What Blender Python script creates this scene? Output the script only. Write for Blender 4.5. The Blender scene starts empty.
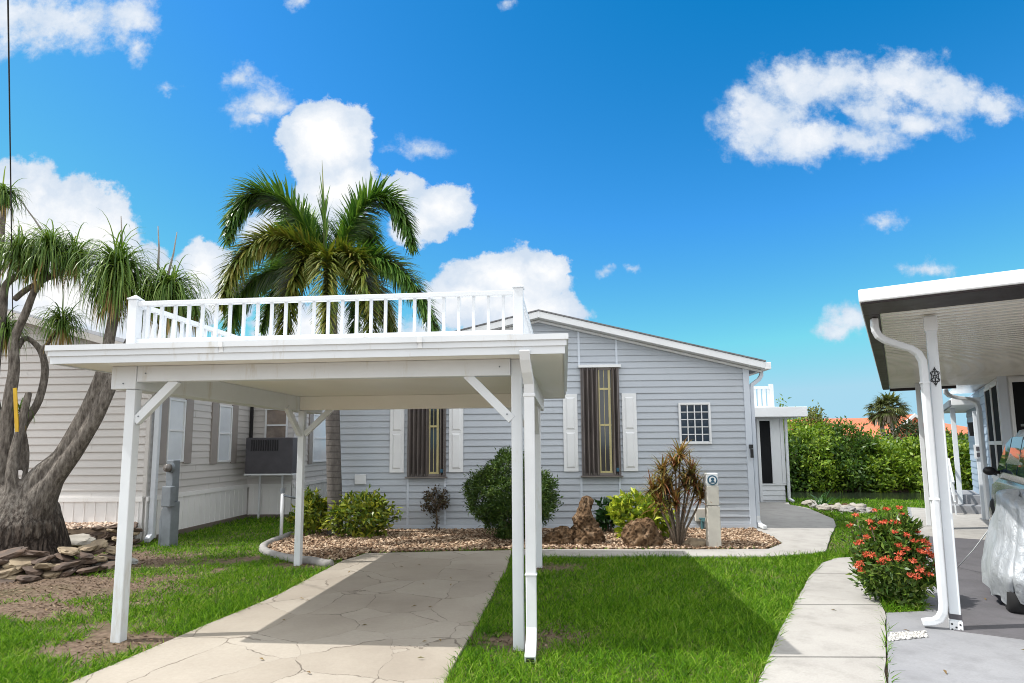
import bpy, bmesh, math, random
import numpy as np
from mathutils import Vector, Matrix, noise
R = math.radians
S = bpy.context.scene
COL = S.collection
rnd = random.Random(7)
rng = np.random.default_rng(7)

# ------------------------------------------------------------------ camera
F = 600.0; CX = 512.0; CY = 341.5 + 39.0; PITCH = R(6.3); ROLL = R(0.42); EYE = 1.65
cp, sp = math.cos(PITCH), math.sin(PITCH); cr, sr = math.cos(ROLL), math.sin(ROLL)
def ray(px, py):
    a = (px-CX)/F; b = (CY-py)/F
    x = a*cr+b*sr; u = -a*sr+b*cr
    return (x, cp-u*sp, sp+u*cp)
def at(px, py, Y):
    r = ray(px, py); t = Y/r[1]; return Vector((r[0]*t, Y, EYE+r[2]*t))
def gr(px, py, z=0.0):
    r = ray(px, py); t = (z-EYE)/r[2]; return Vector((r[0]*t, r[1]*t, z))
cam_d = bpy.data.cameras.new('camera'); cam = bpy.data.objects.new('camera', cam_d); COL.objects.link(cam)
cam_d.sensor_width = 36; cam_d.lens = F/1024*36; cam_d.shift_y = 39.0/1024; cam_d.clip_start = 0.05; cam_d.clip_end = 3000
X0 = Vector((1,0,0)); U0 = Vector((0,-sp,cp)); F0 = Vector((0,cp,sp))
rt = X0*cr - U0*sr; up = X0*sr + U0*cr
M = Matrix(((rt.x,up.x,-F0.x,0),(rt.y,up.y,-F0.y,0),(rt.z,up.z,-F0.z,EYE),(0,0,0,1)))
cam.matrix_world = M
S.camera = cam

class Frame:
    """a building's own axes: lx to the right, ly away, turned clockwise by deg"""
    def __init__(s, ox, oy, deg):
        s.o = (ox, oy); s.t = R(deg); s.c = math.cos(s.t); s.s = math.sin(s.t)
    def w(s, x, y, z=0.0): return Vector((s.o[0]+x*s.c+y*s.s, s.o[1]-x*s.s+y*s.c, z))
    def loc(s, p):
        dx, dy = p[0]-s.o[0], p[1]-s.o[1]
        return (dx*s.c-dy*s.s, dx*s.s+dy*s.c)
    def front(s, px, py, ly=0.0):
        r = ray(px, py); o = s.loc((0,0)); d = (r[0]*s.c-r[1]*s.s, r[0]*s.s+r[1]*s.c)
        t = (ly-o[1])/d[1]; return (o[0]+d[0]*t, EYE+r[2]*t)
    def side(s, px, py, lx=0.0):
        r = ray(px, py); o = s.loc((0,0)); d = (r[0]*s.c-r[1]*s.s, r[0]*s.s+r[1]*s.c)
        t = (lx-o[0])/d[0]; return (o[1]+d[1]*t, EYE+r[2]*t)

# ------------------------------------------------------------------ objects
def props(o, label=None, cat=None, group=None, kind=None):
    if label: o['label'] = label
    if cat: o['category'] = cat
    if group: o['group'] = group
    if kind: o['kind'] = kind
    return o
def thing(name, label, cat, loc=(0,0,0), rotz=0.0, group=None):
    o = bpy.data.objects.new(name, None); COL.objects.link(o)
    o.location = loc; o.rotation_euler = (0,0,rotz); o.empty_display_size = 0.1
    return props(o, label, cat, group)
def dup(root, loc, rotz=None, label=None, scale=None):
    r = root.copy(); COL.objects.link(r); r.location = loc
    if rotz is not None: r.rotation_euler = (0,0,rotz)
    if label: r['label'] = label
    if scale: r.scale = scale
    for ch in list(root.children):
        c = ch.copy(); COL.objects.link(c); c.parent = r
        for g in list(ch.children):
            d = g.copy(); COL.objects.link(d); d.parent = c
    return r

class MB:
    def __init__(s): s.v = []; s.f = []
    def add(s, vs, fs):
        n = len(s.v); s.v += [tuple(v) for v in vs]; s.f += [tuple(i+n for i in f) for f in fs]
    def box(s, a, b):
        x0,y0,z0 = [min(i,j) for i,j in zip(a,b)]; x1,y1,z1 = [max(i,j) for i,j in zip(a,b)]
        s.add([(x0,y0,z0),(x1,y0,z0),(x1,y1,z0),(x0,y1,z0),(x0,y0,z1),(x1,y0,z1),(x1,y1,z1),(x0,y1,z1)],
              [(3,2,1,0),(4,5,6,7),(0,1,5,4),(1,2,6,5),(2,3,7,6),(3,0,4,7)]); return s
    def bar(s, p, q, w, h, up=(0,0,1)):
        p = Vector(p); q = Vector(q); d = (q-p).normalized(); u = Vector(up)
        if abs(d.dot(u)) > .98: u = Vector((0,1,0))
        r = d.cross(u).normalized()*(w/2); u = r.cross(d).normalized()*(h/2)
        vs = []
        for c in (p, q): vs += [c-r-u, c+r-u, c+r+u, c-r+u]
        s.add(vs, [(3,2,1,0),(4,5,6,7),(0,1,5,4),(1,2,6,5),(2,3,7,6),(3,0,4,7)]); return s
    def rectpipe(s, pts, w, h, side=(1,0,0)):
        """rectangular pipe along a path, mitred"""
        pts = [Vector(p) for p in pts]; sd = Vector(side).normalized(); n = len(pts); base = len(s.v)
        for i, p in enumerate(pts):
            t = (pts[min(i+1,n-1)]-pts[max(i-1,0)]).normalized(); u = t.cross(sd).normalized(); r = u.cross(t).normalized()
            k = 1.0
            if 0 < i < n-1:
                a = (pts[i]-pts[i-1]).normalized(); k = 1/max(.5, a.dot(t))
            for sx, sy in ((-1,-1),(1,-1),(1,1),(-1,1)): s.v.append(tuple(p+r*sx*w/2+u*sy*h/2*k))
        for i in range(n-1):
            for j in range(4):
                a = base+i*4+j; b = base+i*4+(j+1)%4; s.f.append((a,b,b+4,a+4))
        s.f.append((base+3,base+2,base+1,base)); e = base+(n-1)*4; s.f.append((e,e+1,e+2,e+3)); return s
    def tube(s, pts, rad, n=10, cap=True, wob=0.0, seed=0):
        pts = [Vector(p) for p in pts]; m = len(pts)
        if not hasattr(rad, '__len__'): rad = [rad]*m
        base = len(s.v); r0 = None
        for i, p in enumerate(pts):
            t = (pts[min(i+1,m-1)]-pts[max(i-1,0)]).normalized()
            if r0 is None:
                h = Vector((1,0,0)) if abs(t.x) < .9 else Vector((0,1,0))
                r0 = t.cross(h).normalized()
            r0 = (r0 - t*r0.dot(t)).normalized(); u0 = t.cross(r0)
            for j in range(n):
                a = 2*math.pi*j/n; d = r0*math.cos(a)+u0*math.sin(a); rr = rad[i]
                if wob: rr *= 1+wob*noise.noise(Vector((p.x*3+d.x*1.5+seed, p.y*3+d.y*1.5, p.z*2.2)))
                s.v.append(tuple(p+d*rr))
        for i in range(m-1):
            for j in range(n):
                a = base+i*n+j; b = base+i*n+(j+1)%n; s.f.append((a,b,b+n,a+n))
        if cap:
            s.f.append(tuple(base+j for j in reversed(range(n)))); s.f.append(tuple(base+(m-1)*n+j for j in range(n)))
        return s
    def prism(s, poly, z0, z1):
        n = len(poly); area = sum(poly[i][0]*poly[(i+1)%n][1]-poly[(i+1)%n][0]*poly[i][1] for i in range(n))
        if area < 0: poly = poly[::-1]
        s.add([(p[0],p[1],z0) for p in poly]+[(p[0],p[1],z1) for p in poly],
              [tuple(reversed(range(n))), tuple(range(n,2*n))]+[(i,(i+1)%n,n+(i+1)%n,n+i) for i in range(n)]); return s
    def extr(s, poly, f0, f1):
        """poly of 2D points mapped by f0 and f1 to the two end faces"""
        n = len(poly)
        s.add([f0(p) for p in poly]+[f1(p) for p in poly],
              [tuple(range(n)), tuple(reversed(range(n,2*n)))]+[(i,n+i,n+(i+1)%n,(i+1)%n) for i in range(n)]); return s
    def poly(s, vs): s.add(vs, [tuple(range(len(vs)))]); return s
    def rock(s, c, size, seed=0, sub=3, amp=.35, fr=1.3, flat=0.0, rot=0.0):
        bm = bmesh.new(); bmesh.ops.create_icosphere(bm, subdivisions=sub, radius=1)
        vs = []; ca, sa = math.cos(rot), math.sin(rot)
        for v in bm.verts:
            d = v.co.normalized(); o = Vector((seed*7.3, seed*3.1, seed*1.7))
            k = 1+amp*noise.noise(d*fr+o)+amp*.5*noise.noise(d*fr*2.6+o)+amp*.25*noise.noise(d*fr*6+o)
            p = d*k
            if flat: p.z = max(-flat, min(flat, p.z))
            p = Vector((p.x*size[0], p.y*size[1], p.z*size[2]))
            vs.append((c[0]+p.x*ca-p.y*sa, c[1]+p.x*sa+p.y*ca, c[2]+p.z))
        fs = [tuple(v.index for v in f.verts) for f in bm.faces]; bm.free(); s.add(vs, fs); return s
    def build(s, name, mat, parent=None, bevel=0.0, smooth=False, segs=2, fix=True):
        me = bpy.data.meshes.new(name); me.from_pydata(s.v, [], s.f)
        if fix:
            bm = bmesh.new(); bm.from_mesh(me); bmesh.ops.recalc_face_normals(bm, faces=bm.faces); bm.to_mesh(me); bm.free()
        me.materials.append(mat)
        if smooth: me.polygons.foreach_set('use_smooth', [True]*len(me.polygons))
        me.update()
        o = bpy.data.objects.new(name, me); COL.objects.link(o)
        if parent is not None: o.parent = parent
        if bevel:
            b = o.modifiers.new('bevel', 'BEVEL'); b.width = bevel; b.segments = segs; b.limit_method = 'ANGLE'; b.angle_limit = R(40)
        return o

class NP:
    """quads collected as arrays, for leaves, blades and chips"""
    def __init__(s): s.V = []; s.Q = []; s.n = 0
    def add(s, V, Q): s.V.append(V.reshape(-1,3)); s.Q.append(Q.reshape(-1,4)+s.n); s.n += V.reshape(-1,3).shape[0]
    def build(s, name, mat, parent=None, smooth=False):
        V = np.concatenate(s.V).astype(np.float32); Q = np.concatenate(s.Q).astype(np.int32)
        me = bpy.data.meshes.new(name); me.vertices.add(len(V)); me.vertices.foreach_set('co', V.ravel())
        me.loops.add(Q.size); me.loops.foreach_set('vertex_index', Q.ravel())
        me.polygons.add(len(Q)); me.polygons.foreach_set('loop_start', np.arange(0,Q.size,4,dtype=np.int32))
        try: me.polygons.foreach_set('loop_total', np.full(len(Q),4,dtype=np.int32))
        except Exception: pass
        if smooth: me.polygons.foreach_set('use_smooth', np.ones(len(Q),dtype=bool))
        me.update(calc_edges=True); me.validate(); me.materials.append(mat)
        o = bpy.data.objects.new(name, me); COL.objects.link(o)
        if parent is not None: o.parent = parent
        return o
def nrm(a): return a/np.maximum(1e-9, np.linalg.norm(a, axis=-1, keepdims=True))
def leaf(npm, P, D, N, L, W, fold=.15, curl=.15):
    """pointed leaves: base, two sides, tip"""
    D = nrm(D); Sd = nrm(np.cross(D, N)); N2 = np.cross(Sd, D); L = np.asarray(L).reshape(-1,1)*np.ones((len(P),1)); W = np.asarray(W).reshape(-1,1)*np.ones((len(P),1))
    m = P+D*L*.45
    V = np.stack([P, m+Sd*W/2+N2*W*fold, P+D*L-N2*L*curl, m-Sd*W/2+N2*W*fold], axis=1)
    Q = np.arange(len(P)*4).reshape(-1,4); npm.add(V, Q)
def strap(npm, P, D, L, W, droop, segs=4, N=None, tip=.15):
    """long leaves that bend down under their weight"""
    n = len(P); D = nrm(D); L = np.asarray(L)*np.ones(n); W = np.asarray(W)*np.ones(n); droop = np.asarray(droop)*np.ones(n)
    up_ = np.tile(np.array([[0,0,1.]]),(n,1)) if N is None else N
    Sd = nrm(np.cross(D, up_)+1e-4)
    pts = [P]; d = D.copy(); p = P.copy()
    for k in range(segs):
        d = nrm(d+np.array([[0,0,-1.]])*(droop[:,None]/segs)*(0.6+k*.5)); p = p+d*(L/segs)[:,None]; pts.append(p)
    V = []
    for k, q in enumerate(pts):
        t = k/segs; w = W*(1-(1-tip)*t**1.6)*(0.55+.45*min(1,t*4+.2))/2
        V += [q-Sd*w[:,None], q+Sd*w[:,None]]
    V = np.stack(V, axis=1); m = 2*(segs+1); base = (np.arange(n)*m)[:,None]
    Q = np.stack([np.stack([base[:,0]+2*k, base[:,0]+2*k+1, base[:,0]+2*k+3, base[:,0]+2*k+2],1) for k in range(segs)],1)
    npm.add(V, Q)
def rdir(n, r=None): return nrm((r or rng).normal(size=(n,3)))
def crown(npm, c, rad, clumps, per, L, W, spread=.16, shell=.55, upb=.35, low=-1.0, fold=.2):
    """leaf clumps spread through an uneven ellipsoid"""
    c = np.array(c); rad = np.array(rad)
    d = rdir(clumps); d[:,2] = np.where(d[:,2] < low, -d[:,2]*.5, d[:,2])
    ph = rng.uniform(0,6,3); lump = 1+.16*np.sin(d[:,0]*5+ph[0])*np.cos(d[:,2]*4+ph[1])+.12*np.sin(d[:,1]*7+d[:,2]*6+ph[2])
    r = (shell+(1-shell)*rng.random(clumps)**.7)*lump
    C = c+d*r[:,None]*rad
    C = np.repeat(C, per, 0); d = np.repeat(d, per, 0)
    P = C+rng.normal(size=C.shape)*spread*rad.mean()
    D = nrm(d*.7+rng.normal(size=C.shape)*.7+np.array([0,0,upb])); N = nrm(d+rng.normal(size=C.shape)*.6+np.array([0,0,.6]))
    leaf(npm, P, D, N, L*rng.uniform(.7,1.25,len(P)), W*rng.uniform(.75,1.2,len(P)), fold)

# ------------------------------------------------------------------ materials
def newmat(name):
    m = bpy.data.materials.new(name); m.use_nodes = True; nt = m.node_tree; nt.nodes.clear()
    o = nt.nodes.new('ShaderNodeOutputMaterial'); b = nt.nodes.new('ShaderNodeBsdfPrincipled'); nt.links.new(b.outputs[0], o.inputs[0])
    return m, nt, b, o
def nd(nt, t, **kw):
    n = nt.nodes.new(t)
    for k, v in kw.items(): setattr(n, k, v)
    return n
def ramp(nt, fac, stops, interp='LINEAR'):
    n = nd(nt, 'ShaderNodeValToRGB'); n.color_ramp.interpolation = interp
    e = n.color_ramp.elements
    while len(e) < len(stops): e.new(.5)
    for k, (p, c) in enumerate(stops):
        e[k].position = p; e[k].color = (*c, 1) if len(c) == 3 else c
    nt.links.new(fac, n.inputs[0]); return n.outputs[0]
def noise_tex(nt, scale, detail=4, rough=.55, vec=None, dist=0.0):
    n = nd(nt, 'ShaderNodeTexNoise'); n.inputs['Scale'].default_value = scale; n.inputs['Detail'].default_value = detail
    n.inputs['Roughness'].default_value = rough; n.inputs['Distortion'].default_value = dist
    if vec is None:
        tc = nd(nt, 'ShaderNodeTexCoord'); vec = tc.outputs['Object']
    nt.links.new(vec, n.inputs['Vector']); return n
def mapping(nt, scale=(1,1,1), out='Object', rot=(0,0,0)):
    tc = nd(nt, 'ShaderNodeTexCoord'); mp = nd(nt, 'ShaderNodeMapping'); mp.inputs['Scale'].default_value = scale; mp.inputs['Rotation'].default_value = rot
    nt.links.new(tc.outputs[out], mp.inputs[0]); return mp.outputs[0]
def mix(nt, fac, a, b, mode='MIX'):
    n = nd(nt, 'ShaderNodeMix', data_type='RGBA', blend_type=mode)
    for sock, v in ((n.inputs[0], fac), (n.inputs[6], a), (n.inputs[7], b)):
        if isinstance(v, (int, float)): sock.default_value = v
        elif isinstance(v, tuple): sock.default_value = (*v, 1)
        else: nt.links.new(v, sock)
    return n.outputs[2]
def bump(nt, b, h, strength=.3, dist=.01):
    n = nd(nt, 'ShaderNodeBump'); n.inputs['Strength'].default_value = strength; n.inputs['Distance'].default_value = dist
    nt.links.new(h, n.inputs['Height']); nt.links.new(n.outputs[0], b.inputs['Normal'])
def math_n(nt, op, a, b=None, c=None, clamp=False):
    n = nd(nt, 'ShaderNodeMath', operation=op, use_clamp=clamp)
    for i, v in enumerate((a, b, c)):
        if v is None: continue
        if isinstance(v, (int, float)): n.inputs[i].default_value = v
        else: nt.links.new(v, n.inputs[i])
    return n.outputs[0]
def paint(name, c, c2=None, scale=3.0, rough=.5, metal=0.0, spec=.4, bstr=.08, bscale=60, stain=None, stretch=(1,1,1)):
    """painted or plain surface: slow colour drift, faint grain, optional dirt"""
    m, nt, b, o = newmat(name); c2 = c2 or tuple(x*.86 for x in c)
    v = mapping(nt, stretch)
    n = noise_tex(nt, scale, 6, .6, v); col = ramp(nt, n.outputs[0], [(.32, c2), (.66, c)])
    if stain:
        s = noise_tex(nt, stain[1], 8, .7, mapping(nt, stain[3] if len(stain) > 3 else (1,1,.35)))
        k = ramp(nt, s.outputs[0], [(stain[2], (0,0,0)), (stain[2]+.16, (1,1,1))]); col = mix(nt, k, col, stain[0])
    nt.links.new(col, b.inputs['Base Color']); b.inputs['Metallic'].default_value = metal
    b.inputs['Specular IOR Level'].default_value = spec
    r = ramp(nt, n.outputs[0], [(.3, (rough*.85,)*3), (.7, (min(1,rough*1.15),)*3)]); nt.links.new(r, b.inputs['Roughness'])
    if bstr:
        g = noise_tex(nt, bscale, 3, .6, v); bump(nt, b, g.outputs[0], bstr, .006)
    return m
def foliage(name, cols, trans=.3, rough=.5, spec=.35):
    """leaf colours picked leaf by leaf, some light passing through"""
    m, nt, b, o = newmat(name); g = nd(nt, 'ShaderNodeNewGeometry')
    n = noise_tex(nt, 1.6, 3)
    k = math_n(nt, 'ADD', math_n(nt, 'MULTIPLY', g.outputs['Random Per Island'], .7), math_n(nt, 'MULTIPLY', n.outputs[0], .45)); k = math_n(nt, 'SUBTRACT', k, .08)
    col = ramp(nt, k, [(i/(len(cols)-1), c) for i, c in enumerate(cols)])
    nt.links.new(col, b.inputs['Base Color']); b.inputs['Roughness'].default_value = rough; b.inputs['Specular IOR Level'].default_value = spec
    t = nd(nt, 'ShaderNodeBsdfTranslucent'); nt.links.new(mix(nt, 1.0, col, (1.0,1.0,.5), 'MULTIPLY'), t.inputs[0])
    mx = nd(nt, 'ShaderNodeMixShader'); mx.inputs[0].default_value = trans
    nt.links.new(b.outputs[0], mx.inputs[1]); nt.links.new(t.outputs[0], mx.inputs[2]); nt.links.new(mx.outputs[0], o.inputs[0])
    return m
def bark(name, c1, c2, sc=(6,6,2.0), bs=.8, ring=None, cells=True):
    m, nt, b, o = newmat(name); v = mapping(nt, sc)
    n = noise_tex(nt, 2.5, 6, .65, v); w = nd(nt, 'ShaderNodeTexVoronoi', feature='DISTANCE_TO_EDGE'); w.inputs['Scale'].default_value = 2.2
    nv = nd(nt, 'ShaderNodeVectorMath', operation='ADD'); nt.links.new(v, nv.inputs[0])
    sc_ = nd(nt, 'ShaderNodeVectorMath', operation='SCALE'); nt.links.new(n.outputs[1], sc_.inputs[0]); sc_.inputs['Scale'].default_value = .6; nt.links.new(sc_.outputs[0], nv.inputs[1])
    nt.links.new(nv.outputs[0], w.inputs['Vector'])
    cr_ = ramp(nt, w.outputs['Distance'], [(0.0, (0,0,0)), (.18, (1,1,1))]); base = ramp(nt, n.outputs[0], [(.3, c1), (.7, c2)])
    col = mix(nt, cr_, mix(nt, .65, base, tuple(x*.4 for x in c1)), base)
    if not cells: col = base
    h = mix(nt, .6 if cells else 0.0, n.outputs[0], cr_)
    if ring:
        wv = nd(nt, 'ShaderNodeTexWave', wave_type='BANDS', bands_direction='Z'); wv.inputs['Scale'].default_value = ring; wv.inputs['Distortion'].default_value = 1.2; wv.inputs['Detail'].default_value = 2
        nt.links.new(mapping(nt), wv.inputs[0]); k = ramp(nt, wv.outputs[1], [(0.0, (0,0,0)), (.15, (1,1,1))]); col = mix(nt, k, mix(nt, .5, col, tuple(x*.5 for x in c1)), col); h = mix(nt, .5, h, k)
    nt.links.new(col, b.inputs['Base Color']); b.inputs['Roughness'].default_value = .9; b.inputs['Specular IOR Level'].default_value = .2
    bump(nt, b, h, bs, .03); return m
def glass_dark(name, c=(.02,.025,.03), rough=.06, spec=.6):
    m, nt, b, o = newmat(name); n = noise_tex(nt, 1.2, 3)
    nt.links.new(ramp(nt, n.outputs[0], [(.3, c), (.7, tuple(x*1.8 for x in c))]), b.inputs['Base Color']); b.inputs['Roughness'].default_value = rough; b.inputs['Specular IOR Level'].default_value = spec
    return m

m_white = paint('white_paint', (.66,.69,.72), (.61,.64,.67), 2.2, .42, bstr=.06, stain=((.50,.48,.43), 3.4, .575, (1.6,1.6,.3)))
m_soffit = paint('carport_soffit', (.84,.82,.78), (.79,.77,.72), 1.2, .45, bstr=.05)
m_trim = paint('white_trim', (.72,.735,.75), (.66,.675,.69), 1.5, .4, stain=((.5,.48,.45), 5.0, .66))
m_blue = paint('blue_grey_siding', (.435,.470,.515), (.385,.42,.465), .8, .5, bstr=.12, bscale=35, stain=((.37,.40,.44), 2.2, .60), stretch=(.5,1,3))
m_bluetrim = paint('blue_grey_trim', (.56,.61,.68), (.52,.57,.64), 1.0, .45)
m_beige = paint('beige_siding', (.56,.535,.515), (.51,.49,.47), .7, .5, bstr=.12, bscale=35, stretch=(1,.5,3))
m_rblue = paint('pale_blue_siding', (.36,.45,.55), (.31,.40,.50), .8, .5, bstr=.1)
m_skirt = paint('white_skirting', (.76,.75,.74), (.70,.69,.68), 1.2, .5, stain=((.52,.48,.43), 2.5, .64))
m_shingle = paint('roof_shingle', (.20,.20,.21), (.12,.12,.13), 9, .9, bstr=.5, bscale=25)
m_tile = paint('terracotta_tile', (.50,.15,.07), (.38,.10,.05), 4, .75, bstr=.3, bscale=12)
m_cream = paint('cream_stucco', (.60,.55,.45), (.52,.47,.38), 2, .8, bstr=.2)
m_bronze = paint('bronze_shutter', (.20,.175,.165), (.14,.125,.12), 6, .38, metal=.55, bstr=.05, stretch=(1,1,.3))
m_taupe = paint('taupe_shutter', (.31,.28,.26), (.26,.235,.22), 3, .55)
m_yellow = paint('pale_yellow_frame', (.50,.44,.22), (.42,.37,.18), 4, .5)
m_glass = glass_dark('window_glass'); m_gblock = glass_dark('glass_block', (.022,.034,.05), .25, .2)
m_paleglass = paint('blind_behind_glass', (.66,.70,.74), (.58,.62,.67), 1.5, .12, spec=.7, bstr=0)
m_brownrefl = paint('painted_brown_reflection', (.28,.22,.18), (.16,.13,.11), 5, .12, spec=.7, bstr=0)  # brown reflection painted into the pane's base colour
m_screen = paint('dark_insect_screen', (.018,.019,.021), (.012,.013,.014), 3, .8, spec=.08, bstr=.1, bscale=200)
m_charcoal = paint('charcoal_metal', (.085,.08,.09), (.065,.062,.07), 4, .45, metal=.2)
m_black = paint('black_plastic', (.02,.02,.022), (.012,.012,.014), 5, .4)
m_steel = paint('grey_galvanised', (.20,.225,.25), (.15,.17,.19), 5, .5, metal=.25, stain=((.20,.20,.20), 6, .62))
m_pipe = paint('white_pvc', (.68,.70,.72), (.61,.63,.65), 4, .35)
m_pedestal = paint('weathered_cream_post', (.58,.55,.49), (.49,.46,.41), 5, .6, stain=((.33,.25,.17), 6, .60))
m_badge = paint('blue_badge', (.02,.09,.15), (.015,.07,.12), 3, .4)
m_brown = paint('dark_brown_trim', (.028,.020,.022), (.02,.014,.016), 3, .5)
m_silver = paint('silver_car_paint', (.42,.44,.46), (.38,.40,.42), 1.0, .22, metal=.6, spec=.6, bstr=0)
m_carglass = glass_dark('car_glass', (.015,.03,.05), .03, .9)
m_rubber = paint('tyre_rubber', (.025,.025,.026), (.016,.016,.017), 8, .85)
m_chrome = paint('chrome', (.6,.6,.6), (.5,.5,.5), 4, .2, metal=1.0, bstr=0)
m_lamp = paint('headlight_lens', (.65,.68,.7), (.5,.53,.55), 4, .1, spec=.8, bstr=0)
m_yel = paint('yellow_plastic', (.60,.38,.02), (.50,.30,.02), 5, .5)
def coral():
    m, nt, b, o = newmat('coral_rock'); n = noise_tex(nt, 7, 8, .7); v = nd(nt,'ShaderNodeTexVoronoi'); v.inputs['Scale'].default_value = 17
    ad = nd(nt,'ShaderNodeVectorMath',operation='MULTIPLY_ADD'); nt.links.new(n.outputs[1], ad.inputs[0]); ad.inputs[1].default_value = (.12,.12,.12); nt.links.new(mapping(nt), ad.inputs[2]); nt.links.new(ad.outputs[0], v.inputs['Vector'])
    pit = ramp(nt, v.outputs['Distance'], [(.1,(0,0,0)),(.5,(1,1,1))]); col = ramp(nt, n.outputs[0], [(.28,(.055,.034,.02)),(.5,(.16,.098,.055)),(.72,(.32,.23,.155))])
    nt.links.new(mix(nt, pit, mix(nt,.6,col,(.05,.03,.02)), col), b.inputs['Base Color']); b.inputs['Roughness'].default_value = .95; b.inputs['Specular IOR Level'].default_value = .1
    bump(nt, b, math_n(nt,'ADD',math_n(nt,'MULTIPLY',pit,.8),n.outputs[0]), 1.0, .05); return m
m_coral = coral()
m_slate = paint('brown_slate', (.13,.088,.065), (.045,.034,.028), 5, .8, bstr=.6, bscale=20)
m_slate2 = paint('tan_slate', (.34,.27,.18), (.18,.135,.09), 5, .8, bstr=.6, bscale=20)
m_slate3 = paint('grey_slate', (.30,.31,.29), (.16,.165,.16), 5, .8, bstr=.6, bscale=20)
m_pale = paint('pale_stone', (.40,.375,.33), (.24,.22,.19), 5, .85, bstr=.6, bscale=20)
m_kerb = paint('grey_cast_kerb', (.32,.31,.30), (.22,.21,.20), 6, .9, bstr=.4, bscale=40)
m_wire = paint('black_cable', (.02,.02,.02), (.015,.015,.015), 5, .6)

# ------------------------------------------------------------------ light and sky
SUNV = Vector((.71, .06, -1.0)).normalized()          # the way the light travels
sd = bpy.data.lights.new('sun', 'SUN'); sd.energy = 3.6; sd.angle = R(.53); sd.color = (1.0,.965,.905)
so = bpy.data.objects.new('sun', sd); COL.objects.link(so); so.rotation_euler = SUNV.to_track_quat('-Z','Y').to_euler(); so.location = (0,0,30)
W = bpy.data.worlds.new('World'); S.world = W; W.use_nodes = True; nt = W.node_tree; nt.nodes.clear()
wo = nd(nt, 'ShaderNodeOutputWorld'); bg = nd(nt, 'ShaderNodeBackground'); nt.links.new(bg.outputs[0], wo.inputs[0]); bg.inputs[1].default_value = .15
sky = nd(nt, 'ShaderNodeTexSky', sky_type='NISHITA'); sky.sun_disc = False
sky.sun_elevation = math.asin(-SUNV.z); sky.sun_rotation = math.atan2(-SUNV.x, -SUNV.y); sky.air_density = 1.0; sky.dust_density = .3; sky.ozone_density = 2.0
EXPO = .50; KD = .15*2**EXPO; CLOUD = 1.04/KD; CLOUD_FILL = 2.0/KD
gm = nd(nt, 'ShaderNodeGamma'); nt.links.new(sky.outputs[0], gm.inputs[0]); gm.inputs[1].default_value = 1.22
skyc = mix(nt, 1.0, gm.outputs[0], (.40*.76*.252/KD, .66*.73*.252/KD, .74*.84*.252/KD), 'MULTIPLY')
sb = nd(nt, 'ShaderNodeVectorMath', operation='SUBTRACT'); nt.links.new(skyc, sb.inputs[0]); sb.inputs[1].default_value = (.066/KD, 0, 0)
mx_ = nd(nt, 'ShaderNodeVectorMath', operation='MAXIMUM'); nt.links.new(sb.outputs[0], mx_.inputs[0]); mx_.inputs[1].default_value = (.002/KD,0,0)
mn_ = nd(nt, 'ShaderNodeVectorMath', operation='MINIMUM'); nt.links.new(mx_.outputs[0], mn_.inputs[0]); mn_.inputs[1].default_value = (.40/KD,.70/KD,.87/KD)
skyc = mn_.outputs[0]
tc = nd(nt, 'ShaderNodeTexCoord'); sep = nd(nt, 'ShaderNodeSeparateXYZ'); nt.links.new(tc.outputs['Generated'], sep.inputs[0])
yy = math_n(nt, 'MAXIMUM', sep.outputs[1], .05)
cu = nd(nt, 'ShaderNodeCombineXYZ'); nt.links.new(math_n(nt, 'DIVIDE', sep.outputs[0], yy), cu.inputs[0]); nt.links.new(math_n(nt, 'DIVIDE', sep.outputs[2], yy), cu.inputs[1])
def vmath(op, a, b):
    n = nd(nt, 'ShaderNodeVectorMath', operation=op)
    for i, v in enumerate((a, b)):
        if v is None: continue
        if isinstance(v, tuple): n.inputs[i].default_value = v
        else: nt.links.new(v, n.inputs[i])
    return n
n1 = noise_tex(nt, 9.0, 8, .62, cu.outputs[0]); n2 = noise_tex(nt, 22.0, 9, .65, cu.outputs[0])
off = vmath('MULTIPLY', vmath('SUBTRACT', n1.outputs[1], (.5,.5,.5)).outputs[0], (.085,.085,0))
uv = vmath('ADD', cu.outputs[0], off.outputs[0]).outputs[0]
CL = [  # x, y, rx, ry in the photo, weight: solid cumulus first, torn wisps later
 (12,238,85,98,1.3),(70,240,80,78,1.3),(60,300,120,70,1.2),(125,285,75,55,1.15),(205,270,44,42,1.05),(210,300,60,30,.9),(150,330,70,30,.9),
 (325,142,56,56,1.3),(335,190,52,50,1.2),(300,222,66,34,.9),(440,206,44,32,1.1),(402,186,26,22,.9),(425,222,40,26,.9),
 (505,280,76,44,1.15),(470,300,60,36,1.0),(545,268,30,26,.9),(520,308,80,30,1.1),(320,330,90,42,.9),(420,335,60,26,.7),(265,228,44,18,.8),(175,310,60,30,.8),
 (55,22,105,42,.72),(5,20,60,48,.75),(130,18,40,44,.66),(140,48,20,24,.5),(262,105,48,26,.62),(242,78,26,20,.45),(255,122,30,16,.5),(415,145,36,16,.34),(505,3,14,10,.3),(303,2,20,12,.55),
 (764,118,64,54,.86),(798,86,62,38,.8),(842,82,72,36,.8),(905,80,64,40,.86),(948,96,54,30,.8),(992,102,48,20,.7),(800,138,78,32,.84),(870,108,60,26,.55),(862,141,62,22,.74),(912,122,62,24,.72),
 (880,222,34,12,.5),(922,266,36,13,.6),(850,316,34,24,.8),(838,328,30,15,.85),(632,268,14,8,.5),(607,266,12,8,.48),(170,88,14,8,.32)]
HOLES = [(846,116,20,10,.34),(893,122,14,9,.32)]
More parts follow.
